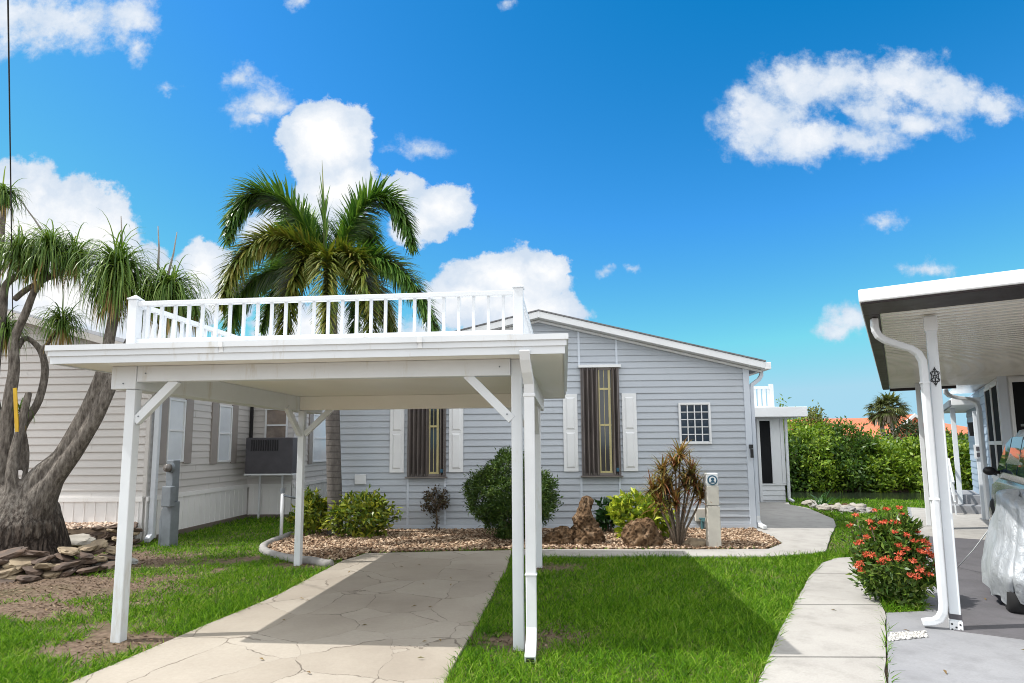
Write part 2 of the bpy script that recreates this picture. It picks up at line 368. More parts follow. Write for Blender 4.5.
def blob(cx, cy, rx, ry, w):
    r = ray(cx, cy); u, v = r[0]/r[1], r[2]/r[1]
    d = vmath('MULTIPLY', vmath('SUBTRACT', uv, (u,v,0)).outputs[0], (F/rx, F/ry, 0)).outputs[0]
    ln = nd(nt, 'ShaderNodeVectorMath', operation='LENGTH'); nt.links.new(d, ln.inputs[0])
    return math_n(nt, 'MULTIPLY_ADD', ln.outputs['Value'], -w, w)
def gather(cs):
    acc = None
    for c in cs:
        b_ = blob(*c); acc = b_ if acc is None else math_n(nt, 'SMOOTH_MAX', acc, b_, .10)
    return acc
solid = gather([c for c in CL if c[4] >= .88]); wisp = gather([c for c in CL if c[4] < .88])
for c in HOLES: wisp = math_n(nt, 'SUBTRACT', wisp, math_n(nt, 'MAXIMUM', blob(*c), 0.0))
n4 = noise_tex(nt, 34.0, 7, .55, cu.outputs[0])
puff = math_n(nt, 'ADD', math_n(nt, 'MULTIPLY', math_n(nt, 'SUBTRACT', n2.outputs[0], .5), .55), math_n(nt, 'MULTIPLY', math_n(nt, 'SUBTRACT', n4.outputs[0], .5), .35))
dens = math_n(nt, 'ADD', solid, puff)
al1 = nd(nt, 'ShaderNodeMapRange', interpolation_type='SMOOTHSTEP'); nt.links.new(dens, al1.inputs[0]); al1.inputs[1].default_value = .07; al1.inputs[2].default_value = .24
denw = math_n(nt, 'ADD', wisp, math_n(nt, 'MULTIPLY', math_n(nt, 'SUBTRACT', n2.outputs[0], .5), 1.2))
alw = nd(nt, 'ShaderNodeMapRange', interpolation_type='SMOOTHSTEP'); nt.links.new(denw, alw.inputs[0]); alw.inputs[1].default_value = .0; alw.inputs[2].default_value = .55
al = nd(nt, 'ShaderNodeMath', operation='MAXIMUM'); nt.links.new(al1.outputs[0], al.inputs[0]); nt.links.new(math_n(nt,'MULTIPLY',alw.outputs[0],.93), al.inputs[1])
dens = math_n(nt, 'MAXIMUM', dens, math_n(nt, 'MULTIPLY', denw, .8))
fwd = nd(nt, 'ShaderNodeMapRange'); nt.links.new(sep.outputs[1], fwd.inputs[0]); fwd.inputs[1].default_value = .08; fwd.inputs[2].default_value = .2
alpha = math_n(nt, 'MULTIPLY', al.outputs[0], fwd.outputs[0])
n3 = noise_tex(nt, 13.0, 6, .6, vmath('ADD', uv, (.03,-.05,0)).outputs[0])
shade = math_n(nt, 'ADD', math_n(nt, 'MULTIPLY', n3.outputs[0], .6), math_n(nt, 'MULTIPLY', dens, .35))
cloudc = ramp(nt, shade, [(.36, (.62*CLOUD,.72*CLOUD,.85*CLOUD)), (.66, (CLOUD,CLOUD,CLOUD))])
# unseen extra-bright cumulus added as fill light overhead, beside and behind the camera
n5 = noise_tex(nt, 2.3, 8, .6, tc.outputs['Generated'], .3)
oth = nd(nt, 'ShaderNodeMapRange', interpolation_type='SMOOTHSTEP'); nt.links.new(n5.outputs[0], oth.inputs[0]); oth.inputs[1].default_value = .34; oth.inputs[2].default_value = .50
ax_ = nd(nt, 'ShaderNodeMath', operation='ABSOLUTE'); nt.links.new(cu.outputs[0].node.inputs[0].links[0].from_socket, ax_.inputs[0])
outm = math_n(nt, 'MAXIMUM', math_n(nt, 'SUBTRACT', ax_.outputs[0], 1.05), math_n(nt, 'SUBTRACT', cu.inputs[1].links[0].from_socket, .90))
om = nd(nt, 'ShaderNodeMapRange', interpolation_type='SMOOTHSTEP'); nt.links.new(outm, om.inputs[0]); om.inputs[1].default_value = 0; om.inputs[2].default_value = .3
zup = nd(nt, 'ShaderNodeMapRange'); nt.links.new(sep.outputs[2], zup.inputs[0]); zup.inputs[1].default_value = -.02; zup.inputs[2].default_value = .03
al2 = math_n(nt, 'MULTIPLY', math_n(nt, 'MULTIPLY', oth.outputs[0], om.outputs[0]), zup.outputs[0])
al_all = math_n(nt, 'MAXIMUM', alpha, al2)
fillc = mix(nt, oth.outputs[0], (.76*CLOUD_FILL,.79*CLOUD_FILL,.83*CLOUD_FILL), (.985*CLOUD_FILL,.995*CLOUD_FILL,1.0*CLOUD_FILL))
nt.links.new(mix(nt, al2, mix(nt, alpha, skyc, cloudc), fillc), bg.inputs[0])
W.cycles.sampling_method = 'MANUAL'; W.cycles.sample_map_resolution = 512
S.view_settings.view_transform = 'Standard'; S.view_settings.look = 'None'; S.view_settings.exposure = EXPO; S.view_settings.gamma = 1
S.cycles.use_denoising = True; S.cycles.filter_width = 1.0; S.cycles.max_bounces = 9; S.cycles.diffuse_bounces = 6; S.cycles.glossy_bounces = 3; S.cycles.transmission_bounces = 3; S.cycles.transparent_max_bounces = 6
S.cycles.sample_clamp_indirect = 8


# ------------------------------------------------------------------ frames of the buildings (metres, from the calibrated view)
C = Frame(-1.695, 5.265, 5)      # flat-roofed carport
Hs = Frame(4.72, 11.97, 2)       # blue-grey house, origin at its near right corner
N = Frame(-6.57, 10.89, 2.6)     # beige neighbour on the left, origin at its near right corner
Q = Frame(3.9, 5.5, 32.5)        # neighbour's carport and house on the right, origin at its front post
K = Frame(8.2, 18.6, 14)         # canal bank

def inside(poly, x, y):
    n = len(poly); r = np.zeros(x.shape, bool)
    for i in range(n):
        x0,y0 = poly[i][0],poly[i][1]; x1,y1 = poly[(i+1)%n][0],poly[(i+1)%n][1]
        c = ((y0 > y) != (y1 > y)); r ^= c & (x < (x1-x0)*(y-y0)/((y1-y0) if y1 != y0 else 1e-9)+x0)
    return r
def smoothpoly(pts, n=6):
    """closed Catmull-Rom through the points"""
    out = []; m = len(pts)
    for i in range(m):
        p0,p1,p2,p3 = [Vector((pts[(i+k)%m][0],pts[(i+k)%m][1])) for k in (-1,0,1,2)]
        for k in range(n):
            t = k/n; out.append(.5*((2*p1)+(p2-p0)*t+(2*p0-5*p1+4*p2-p3)*t*t+(3*p1-p0-3*p2+p3)*t**3))
    return [(p.x,p.y) for p in out]
def wig(pts, amp=.02, step=.25, seed=0):
    """straight edges of a slab with the small waver grass and dirt give them"""
    out = []
    for i in range(len(pts)):
        a = Vector((pts[i][0],pts[i][1])); b = Vector((pts[(i+1)%len(pts)][0],pts[(i+1)%len(pts)][1])); k = max(1,int((b-a).length/step))
        nrm_ = Vector((-(b-a).y,(b-a).x)).normalized()
        for j in range(k):
            p = a.lerp(b, j/k); e = min(j,k-j)/max(1,k)*2
            p = p+nrm_*amp*min(1,e*4)*noise.noise(Vector((p.x*2.3+seed,p.y*2.3,seed))); out.append((p.x,p.y))
    return out
ZS = .03
G = lambda px,py,z=ZS: tuple(gr(px,py,z))[:2]
def ext(p, q, y):           # carry the line p-q on to world depth y
    t = (y-p[1])/(q[1]-p[1]); return (p[0]+(q[0]-p[0])*t, y)
dl0, dl1 = G(282,592.5), G(82,677); dr0, dr1 = G(507,566), G(450,672)
DRIVE = wig([G(511,550), dr0, dr1, ext(dr0,dr1,-3), ext(dl0,dl1,-3), dl1, dl0, G(342,560.5), G(366,553)], .03, .3, 1)
PATIO = [G(512,556.5), G(512,549.3), G(700,549.5), G(768,549), G(783,543), G(772,536), G(757,531), Hs.w(.02,.3)[:2], Hs.w(.02,5.4)[:2], Hs.w(2.9,5.4)[:2], G(790,504.7), G(808,508), G(822,514), G(834,519), G(836,526), G(830,538), G(826,551), G(812,553.5), G(770,556.5), G(640,556)]
PATIO = wig(PATIO, .02, .3, 3)
WALK = wig([G(865,556.5), G(836,558), G(822,563), G(808,579), G(781,628), G(757,683), ext(G(781,628),G(757,683),2.0), ext(G(885,612),G(887,683),2.0), G(886.5,683), G(885,612), G(868,570)], .025, .25, 5)
SLAB = [G(886,612), Q.w(-.22,.55)[:2], Q.w(-.22,12)[:2], Q.w(1.2,12)[:2], Q.w(1.2,8.7)[:2], Q.w(6,8.7)[:2], Q.w(6,-5)[:2], ext(G(886,612),G(888.3,683),1.5)]
MULCH = smoothpoly([G(264,546), G(268,551), G(290,557.5), G(327,560.3), G(345,558)], 4)[:-8]
MULCH = [G(264,546), G(266,550), G(276,554), G(292,557.6), G(327,560.3), G(345,559), G(368,552.5), G(512,548.6), G(700,549), G(766,548.6), G(781,543), G(771,536.5), G(757,531)] + [Hs.w(0.02,.0)[:2], Hs.w(-8.4,.0)[:2], G(318,528), G(297,534), G(278,538.5)]
GRAVEL = [N.w(-.25,-.02)[:2], N.w(-4.5,-.02)[:2], N.w(-4.5,-1.3)[:2], N.w(-1.9,-1.0)[:2], N.w(-.7,-.75)[:2], N.w(-.2,-.5)[:2]]

# ------------------------------------------------------------------ ground
def ground_mat():
    m, nt, b, o = newmat('soil_and_thatch')
    a = noise_tex(nt, .9, 6, .65); f = noise_tex(nt, 14, 6, .7); g = noise_tex(nt, 70, 3, .6)
    soil = ramp(nt, f.outputs[0], [(.25,(.075,.05,.038)),(.5,(.16,.115,.085)),(.78,(.29,.22,.165))])
    th = ramp(nt, f.outputs[0], [(.3,(.035,.05,.014)),(.7,(.09,.11,.035))])
    k = ramp(nt, a.outputs[0], [(.5,(0,0,0)),(.72,(.6,.6,.6))])
    nt.links.new(mix(nt, k, soil, th), b.inputs['Base Color']); b.inputs['Roughness'].default_value = .95; b.inputs['Specular IOR Level'].default_value = .15
    bump(nt, b, math_n(nt,'ADD',f.outputs[0],math_n(nt,'MULTIPLY',g.outputs[0],.4)), .9, .03); return m
mb = MB(); rows = [(-1500,0),(-40,0),(-.5,0),(-.1,-.06),(.5,-.7),(1.6,-1.3),(9.0,-1.3),(10.0,-.4),(10.8,.05),(40,.1),(1500,.1)]; xs = [-1500,-60,-20,-10,-5,0,5,10,20,60,1500]
for a,b in zip(rows,rows[1:]):
    for x0,x1 in zip(xs,xs[1:]):
        mb.poly([K.w(x0,a[0],a[1]),K.w(x1,a[0],a[1]),K.w(x1,b[0],b[1]),K.w(x0,b[0],b[1])])
o = mb.build('ground', ground_mat()); props(o, kind='structure', label='brown soil and thatch under the lawn')
bm = bmesh.new(); bm.from_mesh(o.data); bmesh.ops.remove_doubles(bm, verts=bm.verts, dist=.01); bmesh.ops.recalc_face_normals(bm, faces=bm.faces); bm.to_mesh(o.data); bm.free()
def water_mat():
    m, nt, b, o = newmat('canal_water'); n = noise_tex(nt, 3.0, 4, .6, mapping(nt,(1,2.2,1)))
    b.inputs['Base Color'].default_value = (.018,.026,.016,1); b.inputs['Roughness'].default_value = .06; b.inputs['Specular IOR Level'].default_value = .5
    bump(nt, b, n.outputs[0], .25, .05); return m
mb = MB(); mb.poly([K.w(-200,.0,-.42),K.w(200,.0,-.42),K.w(200,10.9,-.42),K.w(-200,10.9,-.42)])
props(mb.build('water', water_mat()), kind='structure', label='dark still canal water')

def flag_mat():
    """stamped concrete: big crazy-paving cells, thin dark seams, weathering"""
    m, nt, b, o = newmat('stamped_concrete'); tcv = mapping(nt)
    n = noise_tex(nt, 1.9, 6, .6, tcv); nf = noise_tex(nt, 28, 5, .7, tcv); nl = noise_tex(nt, .7, 5, .6, tcv)
    ad = nd(nt,'ShaderNodeVectorMath',operation='ADD'); sc_ = nd(nt,'ShaderNodeVectorMath',operation='SCALE'); sc_.inputs['Scale'].default_value = .22
    nt.links.new(n.outputs[1], sc_.inputs[0]); nt.links.new(tcv, ad.inputs[0]); nt.links.new(sc_.outputs[0], ad.inputs[1])
    v = nd(nt,'ShaderNodeTexVoronoi',feature='DISTANCE_TO_EDGE'); v.inputs['Scale'].default_value = 1.55; nt.links.new(ad.outputs[0], v.inputs['Vector'])
    v2 = nd(nt,'ShaderNodeTexVoronoi',feature='F1'); v2.inputs['Scale'].default_value = 1.55; nt.links.new(ad.outputs[0], v2.inputs['Vector'])
    nw = noise_tex(nt, 2.6, 3, .6, tcv)
    wdt = math_n(nt,'MULTIPLY',ramp(nt, nw.outputs[0], [(.44,(.10,.10,.10)),(.66,(1,1,1))]), .017)
    seam = math_n(nt,'SUBTRACT',1.0,math_n(nt,'DIVIDE',v.outputs['Distance'],wdt,None,True),None,True)
    cell = nd(nt,'ShaderNodeSeparateColor'); nt.links.new(v2.outputs['Color'], cell.inputs[0])
    base = ramp(nt, nl.outputs[0], [(.3,(.265,.228,.185)),(.52,(.36,.318,.262)),(.75,(.43,.388,.325))])
    base = mix(nt, .30, base, ramp(nt, cell.outputs[0], [(0,(.25,.22,.19)),(1,(.42,.39,.35))]))
    base = mix(nt, ramp(nt, nf.outputs[0], [(.35,(0,0,0)),(.75,(.25,.25,.25))]), base, (.22,.19,.16))
    nt.links.new(mix(nt, math_n(nt,'MULTIPLY',seam,.72), base, (.10,.078,.06)), b.inputs['Base Color']); b.inputs['Roughness'].default_value = .72; b.inputs['Specular IOR Level'].default_value = .3
    bump(nt, b, math_n(nt,'ADD',math_n(nt,'MULTIPLY',seam,-1.2),math_n(nt,'ADD',math_n(nt,'MULTIPLY',nf.outputs[0],.35),math_n(nt,'MULTIPLY',n.outputs[0],.8))), .55, .012); return m
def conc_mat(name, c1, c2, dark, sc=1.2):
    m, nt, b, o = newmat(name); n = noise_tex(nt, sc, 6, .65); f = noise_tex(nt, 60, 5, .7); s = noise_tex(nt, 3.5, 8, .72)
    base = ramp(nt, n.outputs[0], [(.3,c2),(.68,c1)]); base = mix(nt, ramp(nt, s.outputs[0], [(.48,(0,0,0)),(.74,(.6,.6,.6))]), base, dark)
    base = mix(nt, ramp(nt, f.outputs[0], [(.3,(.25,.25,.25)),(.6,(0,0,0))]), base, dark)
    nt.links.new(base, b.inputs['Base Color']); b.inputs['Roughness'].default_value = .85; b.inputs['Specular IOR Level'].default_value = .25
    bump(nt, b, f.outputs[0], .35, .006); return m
m_flag = flag_mat(); m_conc = conc_mat('broom_concrete', (.40,.385,.36), (.33,.315,.295), (.20,.19,.175)); m_grey = conc_mat('grey_painted_concrete', (.29,.295,.31), (.235,.24,.255), (.16,.16,.17))
def slab(name, poly, z, mat, label):
    mb = MB(); mb.prism(poly, -.15, z); return props(mb.build(name, mat, bevel=.008), kind='structure', label=label)
slab('driveway', DRIVE, ZS, m_flag, 'stamped flagstone concrete driveway under the carport')
slab('patio_path', PATIO, ZS+.004, m_conc, 'pale concrete path along the house and round its corner')
slab('neighbour_driveway', SLAB, ZS-.004, m_grey, 'light grey painted concrete apron before the right carport')
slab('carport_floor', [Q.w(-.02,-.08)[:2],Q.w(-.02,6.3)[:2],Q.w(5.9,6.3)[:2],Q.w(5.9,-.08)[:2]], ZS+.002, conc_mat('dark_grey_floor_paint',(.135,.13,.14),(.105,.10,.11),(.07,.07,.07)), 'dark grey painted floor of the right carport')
slab('rear_path', [Q.w(-.15,6.32)[:2],Q.w(-.15,11.9)[:2],Q.w(1.2,11.9)[:2],Q.w(1.2,6.32)[:2]], ZS+.002, m_conc, 'pale concrete behind the dark carport floor')
# walkway: separate pours with open joints
bx = [556.5,575.7,607.5,662,760,1500]
props(MB().prism(WALK,-.15,ZS-.018).build('walkway_base', conc_mat('joint_soil',(.10,.085,.06),(.06,.055,.035),(.04,.04,.03),6)), kind='structure', label='soil showing in the walkway joints')
def clip_y(poly, f):
    out = []; m = len(poly)
    for i in range(m):
        a, b = poly[i], poly[(i+1)%m]; fa, fb = f(a), f(b)
        if fa >= 0: out.append(a)
        if (fa >= 0) != (fb >= 0):
            t = fa/(fa-fb); out.append((a[0]+(b[0]-a[0])*t, a[1]+(b[1]-a[1])*t))
    return out
wj = [gr(850,575.7).y, gr(850,607.5).y, gr(830,662).y, gr(830,740).y]; edges_ = [99]+wj+[-9]
mb = MB()
for hi, lo in zip(edges_, edges_[1:]):
    p = clip_y(WALK, lambda q: (hi-.012)-q[1]-(q[0]-2.9)*.03); p = clip_y(p, lambda q: q[1]+(q[0]-2.9)*.03-(lo+.012))
    if len(p) > 2: mb.prism(p, -.14, ZS+.002)
props(mb.build('walkway', m_conc, bevel=.01), kind='structure', label='pale concrete walkway of separate slabs')
mb = MB(); mb.prism(MULCH, -.1, .018)
props(mb.build('planting_bed', conc_mat('bed_soil',(.13,.085,.055),(.075,.05,.035),(.04,.03,.02),5)), kind='structure', label='soil bed in front of the house')
mb = MB(); mb.prism(GRAVEL, -.1, .33)
props(mb.build('gravel_bed', conc_mat('bed_sand',(.36,.27,.20),(.25,.18,.13),(.12,.09,.07),5)), kind='structure', label='raised gravel bed before the beige house')
# cast kerb round the left end of the bed
kp = [G(297,534.5,.05),G(278,539,.05),G(266,544,.05),G(263,548.5,.05),G(272,553,.05),G(290,557.8,.05),G(312,560,.05),G(330,560.8,.05)]
kk = smoothpoly(kp, 6)[:-6]
mb = MB(); mb.tube([(p[0],p[1],.035) for p in kk], .065, 8, wob=.15); props(mb.build('bed_kerb', m_kerb, smooth=True), 'low curved grey cast kerb edging the mulch beside the palm', 'kerb')

# chips, pebbles
def chips(name, poly, n, size, cols, z, label, flat=.35, extra=None):
    xs_ = [p[0] for p in poly]; ys_ = [p[1] for p in poly]
    x = rng.uniform(min(xs_),max(xs_),n*3); y = rng.uniform(min(ys_),max(ys_),n*3); k = inside(poly,x,y)
    x, y = x[k][:n], y[k][:n]; n = len(x)
    d = rdir(n)*np.array([1,1,.35]); d = nrm(d); s = nrm(np.cross(d,rdir(n)*.4+np.array([0,0,1.]))); u = np.cross(s,d)
    L = size*rng.uniform(.5,1.3,n); Wd = L*rng.uniform(.45,.9,n); T = L*flat*rng.uniform(.5,1.2,n)
    c = np.stack([x,y,z+rng.uniform(0,size*.5,n)],1); V = []
    for sx,sy,sz in ((-1,-1,-1),(1,-1,-1),(1,1,-1),(-1,1,-1),(-1,-1,1),(1,-1,1),(1,1,1),(-1,1,1)):
        j = rng.uniform(.55,1.1,(3,n)); V.append(c+d*(sx*L*j[0]/2)[:,None]+s*(sy*Wd*j[1]/2)[:,None]+u*(sz*T*j[2]/2)[:,None])
    V = np.stack(V,1); q = np.array([(3,2,1,0),(4,5,6,7),(0,1,5,4),(1,2,6,5),(2,3,7,6),(3,0,4,7)])
    npm = NP(); npm.add(V, (np.arange(n)*8)[:,None,None]+q[None])
    m, nt, b, o = newmat(name+'_mat'); g = nd(nt,'ShaderNodeNewGeometry')
    nt.links.new(ramp(nt, g.outputs['Random Per Island'], [(i/(len(cols)-1),cc) for i,cc in enumerate(cols)]), b.inputs['Base Color']); b.inputs['Roughness'].default_value = .85; b.inputs['Specular IOR Level'].default_value = .2
    return props(npm.build(name, m), label, kind='stuff')
chips('bark_mulch', MULCH, 24000, .047, [(.07,.042,.026),(.19,.115,.07),(.34,.23,.15),(.47,.345,.24),(.60,.48,.36)], .025, 'bark nuggets covering the planting bed')
chips('gravel', GRAVEL, 6500, .05, [(.22,.14,.10),(.42,.30,.22),(.55,.43,.34),(.62,.54,.46)], .335, 'pinkish tan gravel before the beige house', .6)
chips('white_gravel', [G(889,641,.03),G(890,634,.03),G(925,632,.03),G(928,637,.03)], 420, .020, [(.34,.33,.31),(.52,.51,.49),(.66,.65,.63)], ZS, 'white gravel in the slab gap by the post', .7)

# ------------------------------------------------------------------ grass
FL, FR_, RL, RR_ = gr(115,643), gr(519,648), gr(300,566), gr(540,567)
BARE = [(FL.x+.15,FL.y-.05,.42,.22,1.0),(FR_.x-.05,FR_.y+.12,.40,.30,1.0),(FR_.x+.25,FR_.y+.25,.5,.3,.8),(RL.x+.15,RL.y,.5,.25,.95),(RR_.x+.15,RR_.y-.1,.5,.25,.95),
        (*gr(30,586)[:2],1.5,.85,1.2),(*gr(110,590)[:2],.8,.6,1.0),(*gr(150,580)[:2],.6,.35,.75),(*gr(30,610)[:2],1.0,.4,.8),(*gr(110,565)[:2],.9,.8,1.1),(*gr(190,592)[:2],.5,.25,.55),(*gr(100,650)[:2],.5,.15,.5),(*gr(560,566)[:2],.5,.2,.7)]
xl = np.linspace(0,1,2)
def vnoise(x, y, sc, seed):
    """smooth value noise on arrays"""
    X, Y = x*sc+seed*13.7, y*sc+seed*7.1; xi, yi = np.floor(X).astype(int), np.floor(Y).astype(int); fx, fy = X-xi, Y-yi
    h = lambda a,b: np.abs(np.sin(a*127.1+b*311.7+seed*74.7)*43758.5453)%1
    fx = fx*fx*(3-2*fx); fy = fy*fy*(3-2*fy)
    return (h(xi,yi)*(1-fx)+h(xi+1,yi)*fx)*(1-fy)+(h(xi,yi+1)*(1-fx)+h(xi+1,yi+1)*fx)*fy
NOGRASS = [DRIVE, PATIO, WALK, SLAB, MULCH, GRAVEL]
HOUSES = [[Hs.w(0,0),Hs.w(2.9,5.5),Hs.w(2.9,9),Hs.w(-8.4,9),Hs.w(-8.4,0)], [N.w(0,-.06),N.w(0,3.75),N.w(1.1,3.75),N.w(1.1,12),N.w(-9,12),N.w(-9,-.06)], [Q.w(1.2,8.8),Q.w(1.2,16),Q.w(7,16),Q.w(7,8.8)]]
gv = NP()
def grass_zone(x0, x1, y0, y1, dens, L, Wd):
    n = int((x1-x0)*(y1-y0)*dens); x = rng.uniform(x0,x1,n); y = rng.uniform(y0,y1,n)
    k = np.ones(n, bool)
    for p in NOGRASS+HOUSES: k &= ~inside(p, x, y)
    k &= (abs(x) < y*.93+.7)
    kl = (x-K.o[0])*K.s+(y-K.o[1])*K.c; k &= kl < -.02
    bare = np.zeros(n)
    for bx_,by_,rx,ry,w in BARE: bare = np.maximum(bare, w*np.exp(-(((x-bx_)/rx)**2+((y-by_)/ry)**2)))
    left = 1/(1+np.exp((x+2.6)*3)); left *= 1/(1+np.exp((y-10.2)*3))
    nz = vnoise(x,y,1.1,1)*.55+vnoise(x,y,3.1,2)*.3+vnoise(x,y,8,3)*.15
    p = 1.25-bare*1.45-left*np.clip((.55-nz)*3.2,0,1)*.95-np.clip((.36-nz)*2.2,0,.5)
    k &= rng.random(n) < p
    x, y, nz, bare = x[k], y[k], nz[k], bare[k]; n = len(x)
    d = rdir(n)*np.array([.62,.62,.2])+np.array([.12,0,1.0]); h = L*(.55+nz*.8)*rng.uniform(.55,1.3,n)*(1-.45*np.clip(bare,0,1))
    P = np.stack([x,y,np.full(n,-.004)],1); a = rng.uniform(0,6.28,n); NN = np.stack([np.cos(a),np.sin(a),np.zeros(n)],1)
    strap(gv, P, d, h, Wd*rng.uniform(.7,1.3,n), rng.uniform(.3,2.4,n), 2, NN, .1)
grass_zone(-6.5,7.0,3.6,6.6,5600,.115,.0078)
grass_zone(-8.5,9.0,6.6,9.4,3200,.10,.0095)
grass_zone(-9,12,9.4,13,1500,.085,.012)
grass_zone(-8,18,13,19.4,800,.095,.018)
m_grass = foliage('grass_blades', [(.018,.06,.004),(.045,.13,.007),(.10,.24,.011),(.19,.35,.02),(.42,.43,.15)], .32, .6, .12)
props(gv.build('grass', m_grass), 'bright green St Augustine lawn', kind='stuff')
# bits of bark and dry straw on the bare soil
def litter(n, size, cols, wd):
    x = rng.uniform(-7.6,1.6,n); y = rng.uniform(4.6,9.8,n); bare = np.zeros(n)
    for bx_,by_,rx,ry,w in BARE: bare = np.maximum(bare, w*np.exp(-(((x-bx_)/rx)**2+((y-by_)/ry)**2)))
    k = rng.random(n) < bare*1.4
    for p in NOGRASS: k &= ~inside(p,x,y)
    x, y = x[k], y[k]; n = len(x); npm = NP(); leaf(npm, np.stack([x,y,rng.uniform(.0,.02,n)],1), rdir(n)*np.array([1,1,.25]), rdir(n)*.5+np.array([0,0,1.]), size*rng.uniform(.4,1.4,n), size*wd*rng.uniform(.6,1.4,n)); return npm
props(litter(26000,.035,None,.5).build('soil_litter', foliage('soil_litter_bits',[(.04,.028,.02),(.12,.08,.055),(.22,.16,.11),(.36,.28,.20)],.05,.9,.1)), 'bark crumbs and dry thatch on the bare soil', kind='stuff')
# leaves blown onto lawn and concrete
lv = NP(); n = 90; x = rng.uniform(-5.5,5.5,n); y = rng.uniform(4.4,9.5,n)
leaf(lv, np.stack([x,y,np.full(n,.045)],1), rdir(n)*np.array([1,1,.05]), np.tile(np.array([[0,0,1.]]),(n,1))+rdir(n)*.2, .06, .02)
props(lv.build('fallen_leaves', foliage('dead_leaves',[(.12,.07,.03),(.22,.15,.05),(.10,.12,.03)],.1,.7)), 'scattered dead leaf litter', kind='stuff')

# ------------------------------------------------------------------ carport
def wpost(mb, x, y, s, z0, z1): mb.box((x-s/2,y-s/2,z0),(x+s/2,y+s/2,z1))
def siding(mb, mp, z0, z1, course, xl, xr, proud=.016):
    """lapped boards; mp(s, z, n) places a point on the wall, n outward"""
    z = z0
    while z < z1-1e-4:
        t = min(z+course, z1); a0,b0,a1,b1 = xl(z),xr(z),xl(t),xr(t)
        if b0 > a0:
            if b1 < a1: a1 = b1 = (a1+b1)/2
            lo_, hi_ = max(a0,a1), min(b0,b1); cuts = []; c_ = lo_+rnd.uniform(.6,3.6)
            while c_ < hi_-.25: cuts.append(c_); c_ += 3.66
            xs0 = [a0]+cuts+[b0]; xs1 = [a1]+cuts+[b1]
            for i_ in range(len(xs0)-1):
                e_ = .0028*(i_ % 2)+rnd.uniform(0,.0008); A0,B0,A1,B1 = xs0[i_],xs0[i_+1],xs1[i_],xs1[i_+1]; pr = proud+e_
                mb.add([mp(A0,z,pr),mp(B0,z,pr),mp(B1,t,.001+e_),mp(A1,t,.001+e_),mp(A0,z,0),mp(B0,z,0),mp(B0,z+.012,pr+.001),mp(A0,z+.012,pr+.001)],
                       [(7,6,2,3),(0,1,6,7),(4,5,1,0),(0,7,3,4),(1,5,2,6)])
        z = t
car = thing('carport', 'white flat-roofed carport with a railed roof deck standing over the stamped driveway', 'carport', C.w(0,0), -C.t)
ZB = 2.40; XL, XR, YF, YB = -2.265, 2.145, -.32, 4.25
for (x,y) in ((-1.74,0),(1.74,.02),(-1.66,3.35),(1.76,3.38)):
    mb = MB(); wpost(mb, x, y, .09, -.05, (ZB-.003 if (x > 0 and y < 1) else 2.188)); mb.build('post', m_white, car, bevel=.006)
    if y < 1: pass
mb = MB(); mb.box((XL+.002,YF+.002,ZB),(XR-.002,YB-.002,ZB+.05)); mb.build('roof_soffit', m_soffit, car)
mb = MB()
for a,b in (((XL,YF),(XR,YF)),((XR,YF),(XR,YB)),((XR,YB),(XL,YB)),((XL,YB),(XL,YF))):
    pass
prof = [(0,-.01),(.012,-.01),(.012,.05),(.026,.054),(.026,.098),(.042,.102),(.042,.148),(-.10,.148),(-.10,.13),(0,.13)]
ring = []
for (ox,oz) in prof: ring.append([(XL-ox,YF-ox,ZB+oz),(XR+ox,YF-ox,ZB+oz),(XR+ox,YB+ox,ZB+oz),(XL-ox,YB+ox,ZB+oz)])
n = len(ring); vs = [v for r in ring for v in r]; fs = []
for i in range(n):
    j = (i+1)%n
    for k in range(4): fs.append((i*4+k,i*4+(k+1)%4,j*4+(k+1)%4,j*4+k))
mb.add(vs, fs); mb.build('roof_fascia', m_white, car)
for x in (-.72,.98):
    mb = MB(); mb.extr([(YF-.046,ZB+.147),(YF-.0425,ZB+.147),(YF-.0425,ZB+.099),(YF-.0265,ZB+.0985),(YF-.0265,ZB+.055),(YF-.030,ZB+.055),(YF-.030,ZB+.1005),(YF-.046,ZB+.1005)], lambda p: (x-.02,p[0],p[1]), lambda p: (x+.02,p[0],p[1])); mb.build('fascia_joint', m_trim, car)
for x,y,z in ((-1.60,-.051,2.33),(1.60,-.051,2.33),(-1.80,-.061,2.24),(-1.66,-.032,1.945),(1.66,-.032,1.925)):
    MB().tube([(x,y,z),(x,y-.005,z)],.007,8).build('bolt', m_steel, car)
mb = MB(); mb.box((XL+.11,YF+.11,ZB+.06),(XR-.11,YB-.11,ZB+.14)); mb.build('roof_deck', m_trim, car)
for name, a, b in (('front_beam',(-1.683,-.05,2.255),(1.692,.05,ZB-.002)),('rear_beam',(-1.683,3.30,2.2),(1.698,3.40,ZB-.002))):
    MB().box(a,b).build(name, m_soffit if name == 'rear_beam' else m_white, car, bevel=.005)
MB().box((-1.92,-.06,2.19),(-1.685,YB-.12,ZB-.002)).build('side_beam', m_white, car, bevel=.005)
MB().box((1.70,.081,2.19),(1.83,YB-.12,ZB-.002)).build('side_beam', m_white, car, bevel=.005)
for p,q in (((-1.70,-.0,1.90),(-1.33,-.0,2.27)),((1.70,.0,1.88),(1.31,.0,2.27)),((-1.62,3.35,1.85),(-1.22,3.35,2.22)),((1.71,3.38,1.85),(1.31,3.38,2.22)),
            ((-1.74,.04,1.9),(-1.74,.42,2.22)),((1.76,.06,1.9),(1.76,.44,2.22)),((-1.68,3.31,1.85),(-1.70,2.92,2.22)),((1.76,3.34,1.85),(1.76,2.95,2.22))):
    MB().bar(p,q,.06,.075).build('brace', m_white, car, bevel=.004)
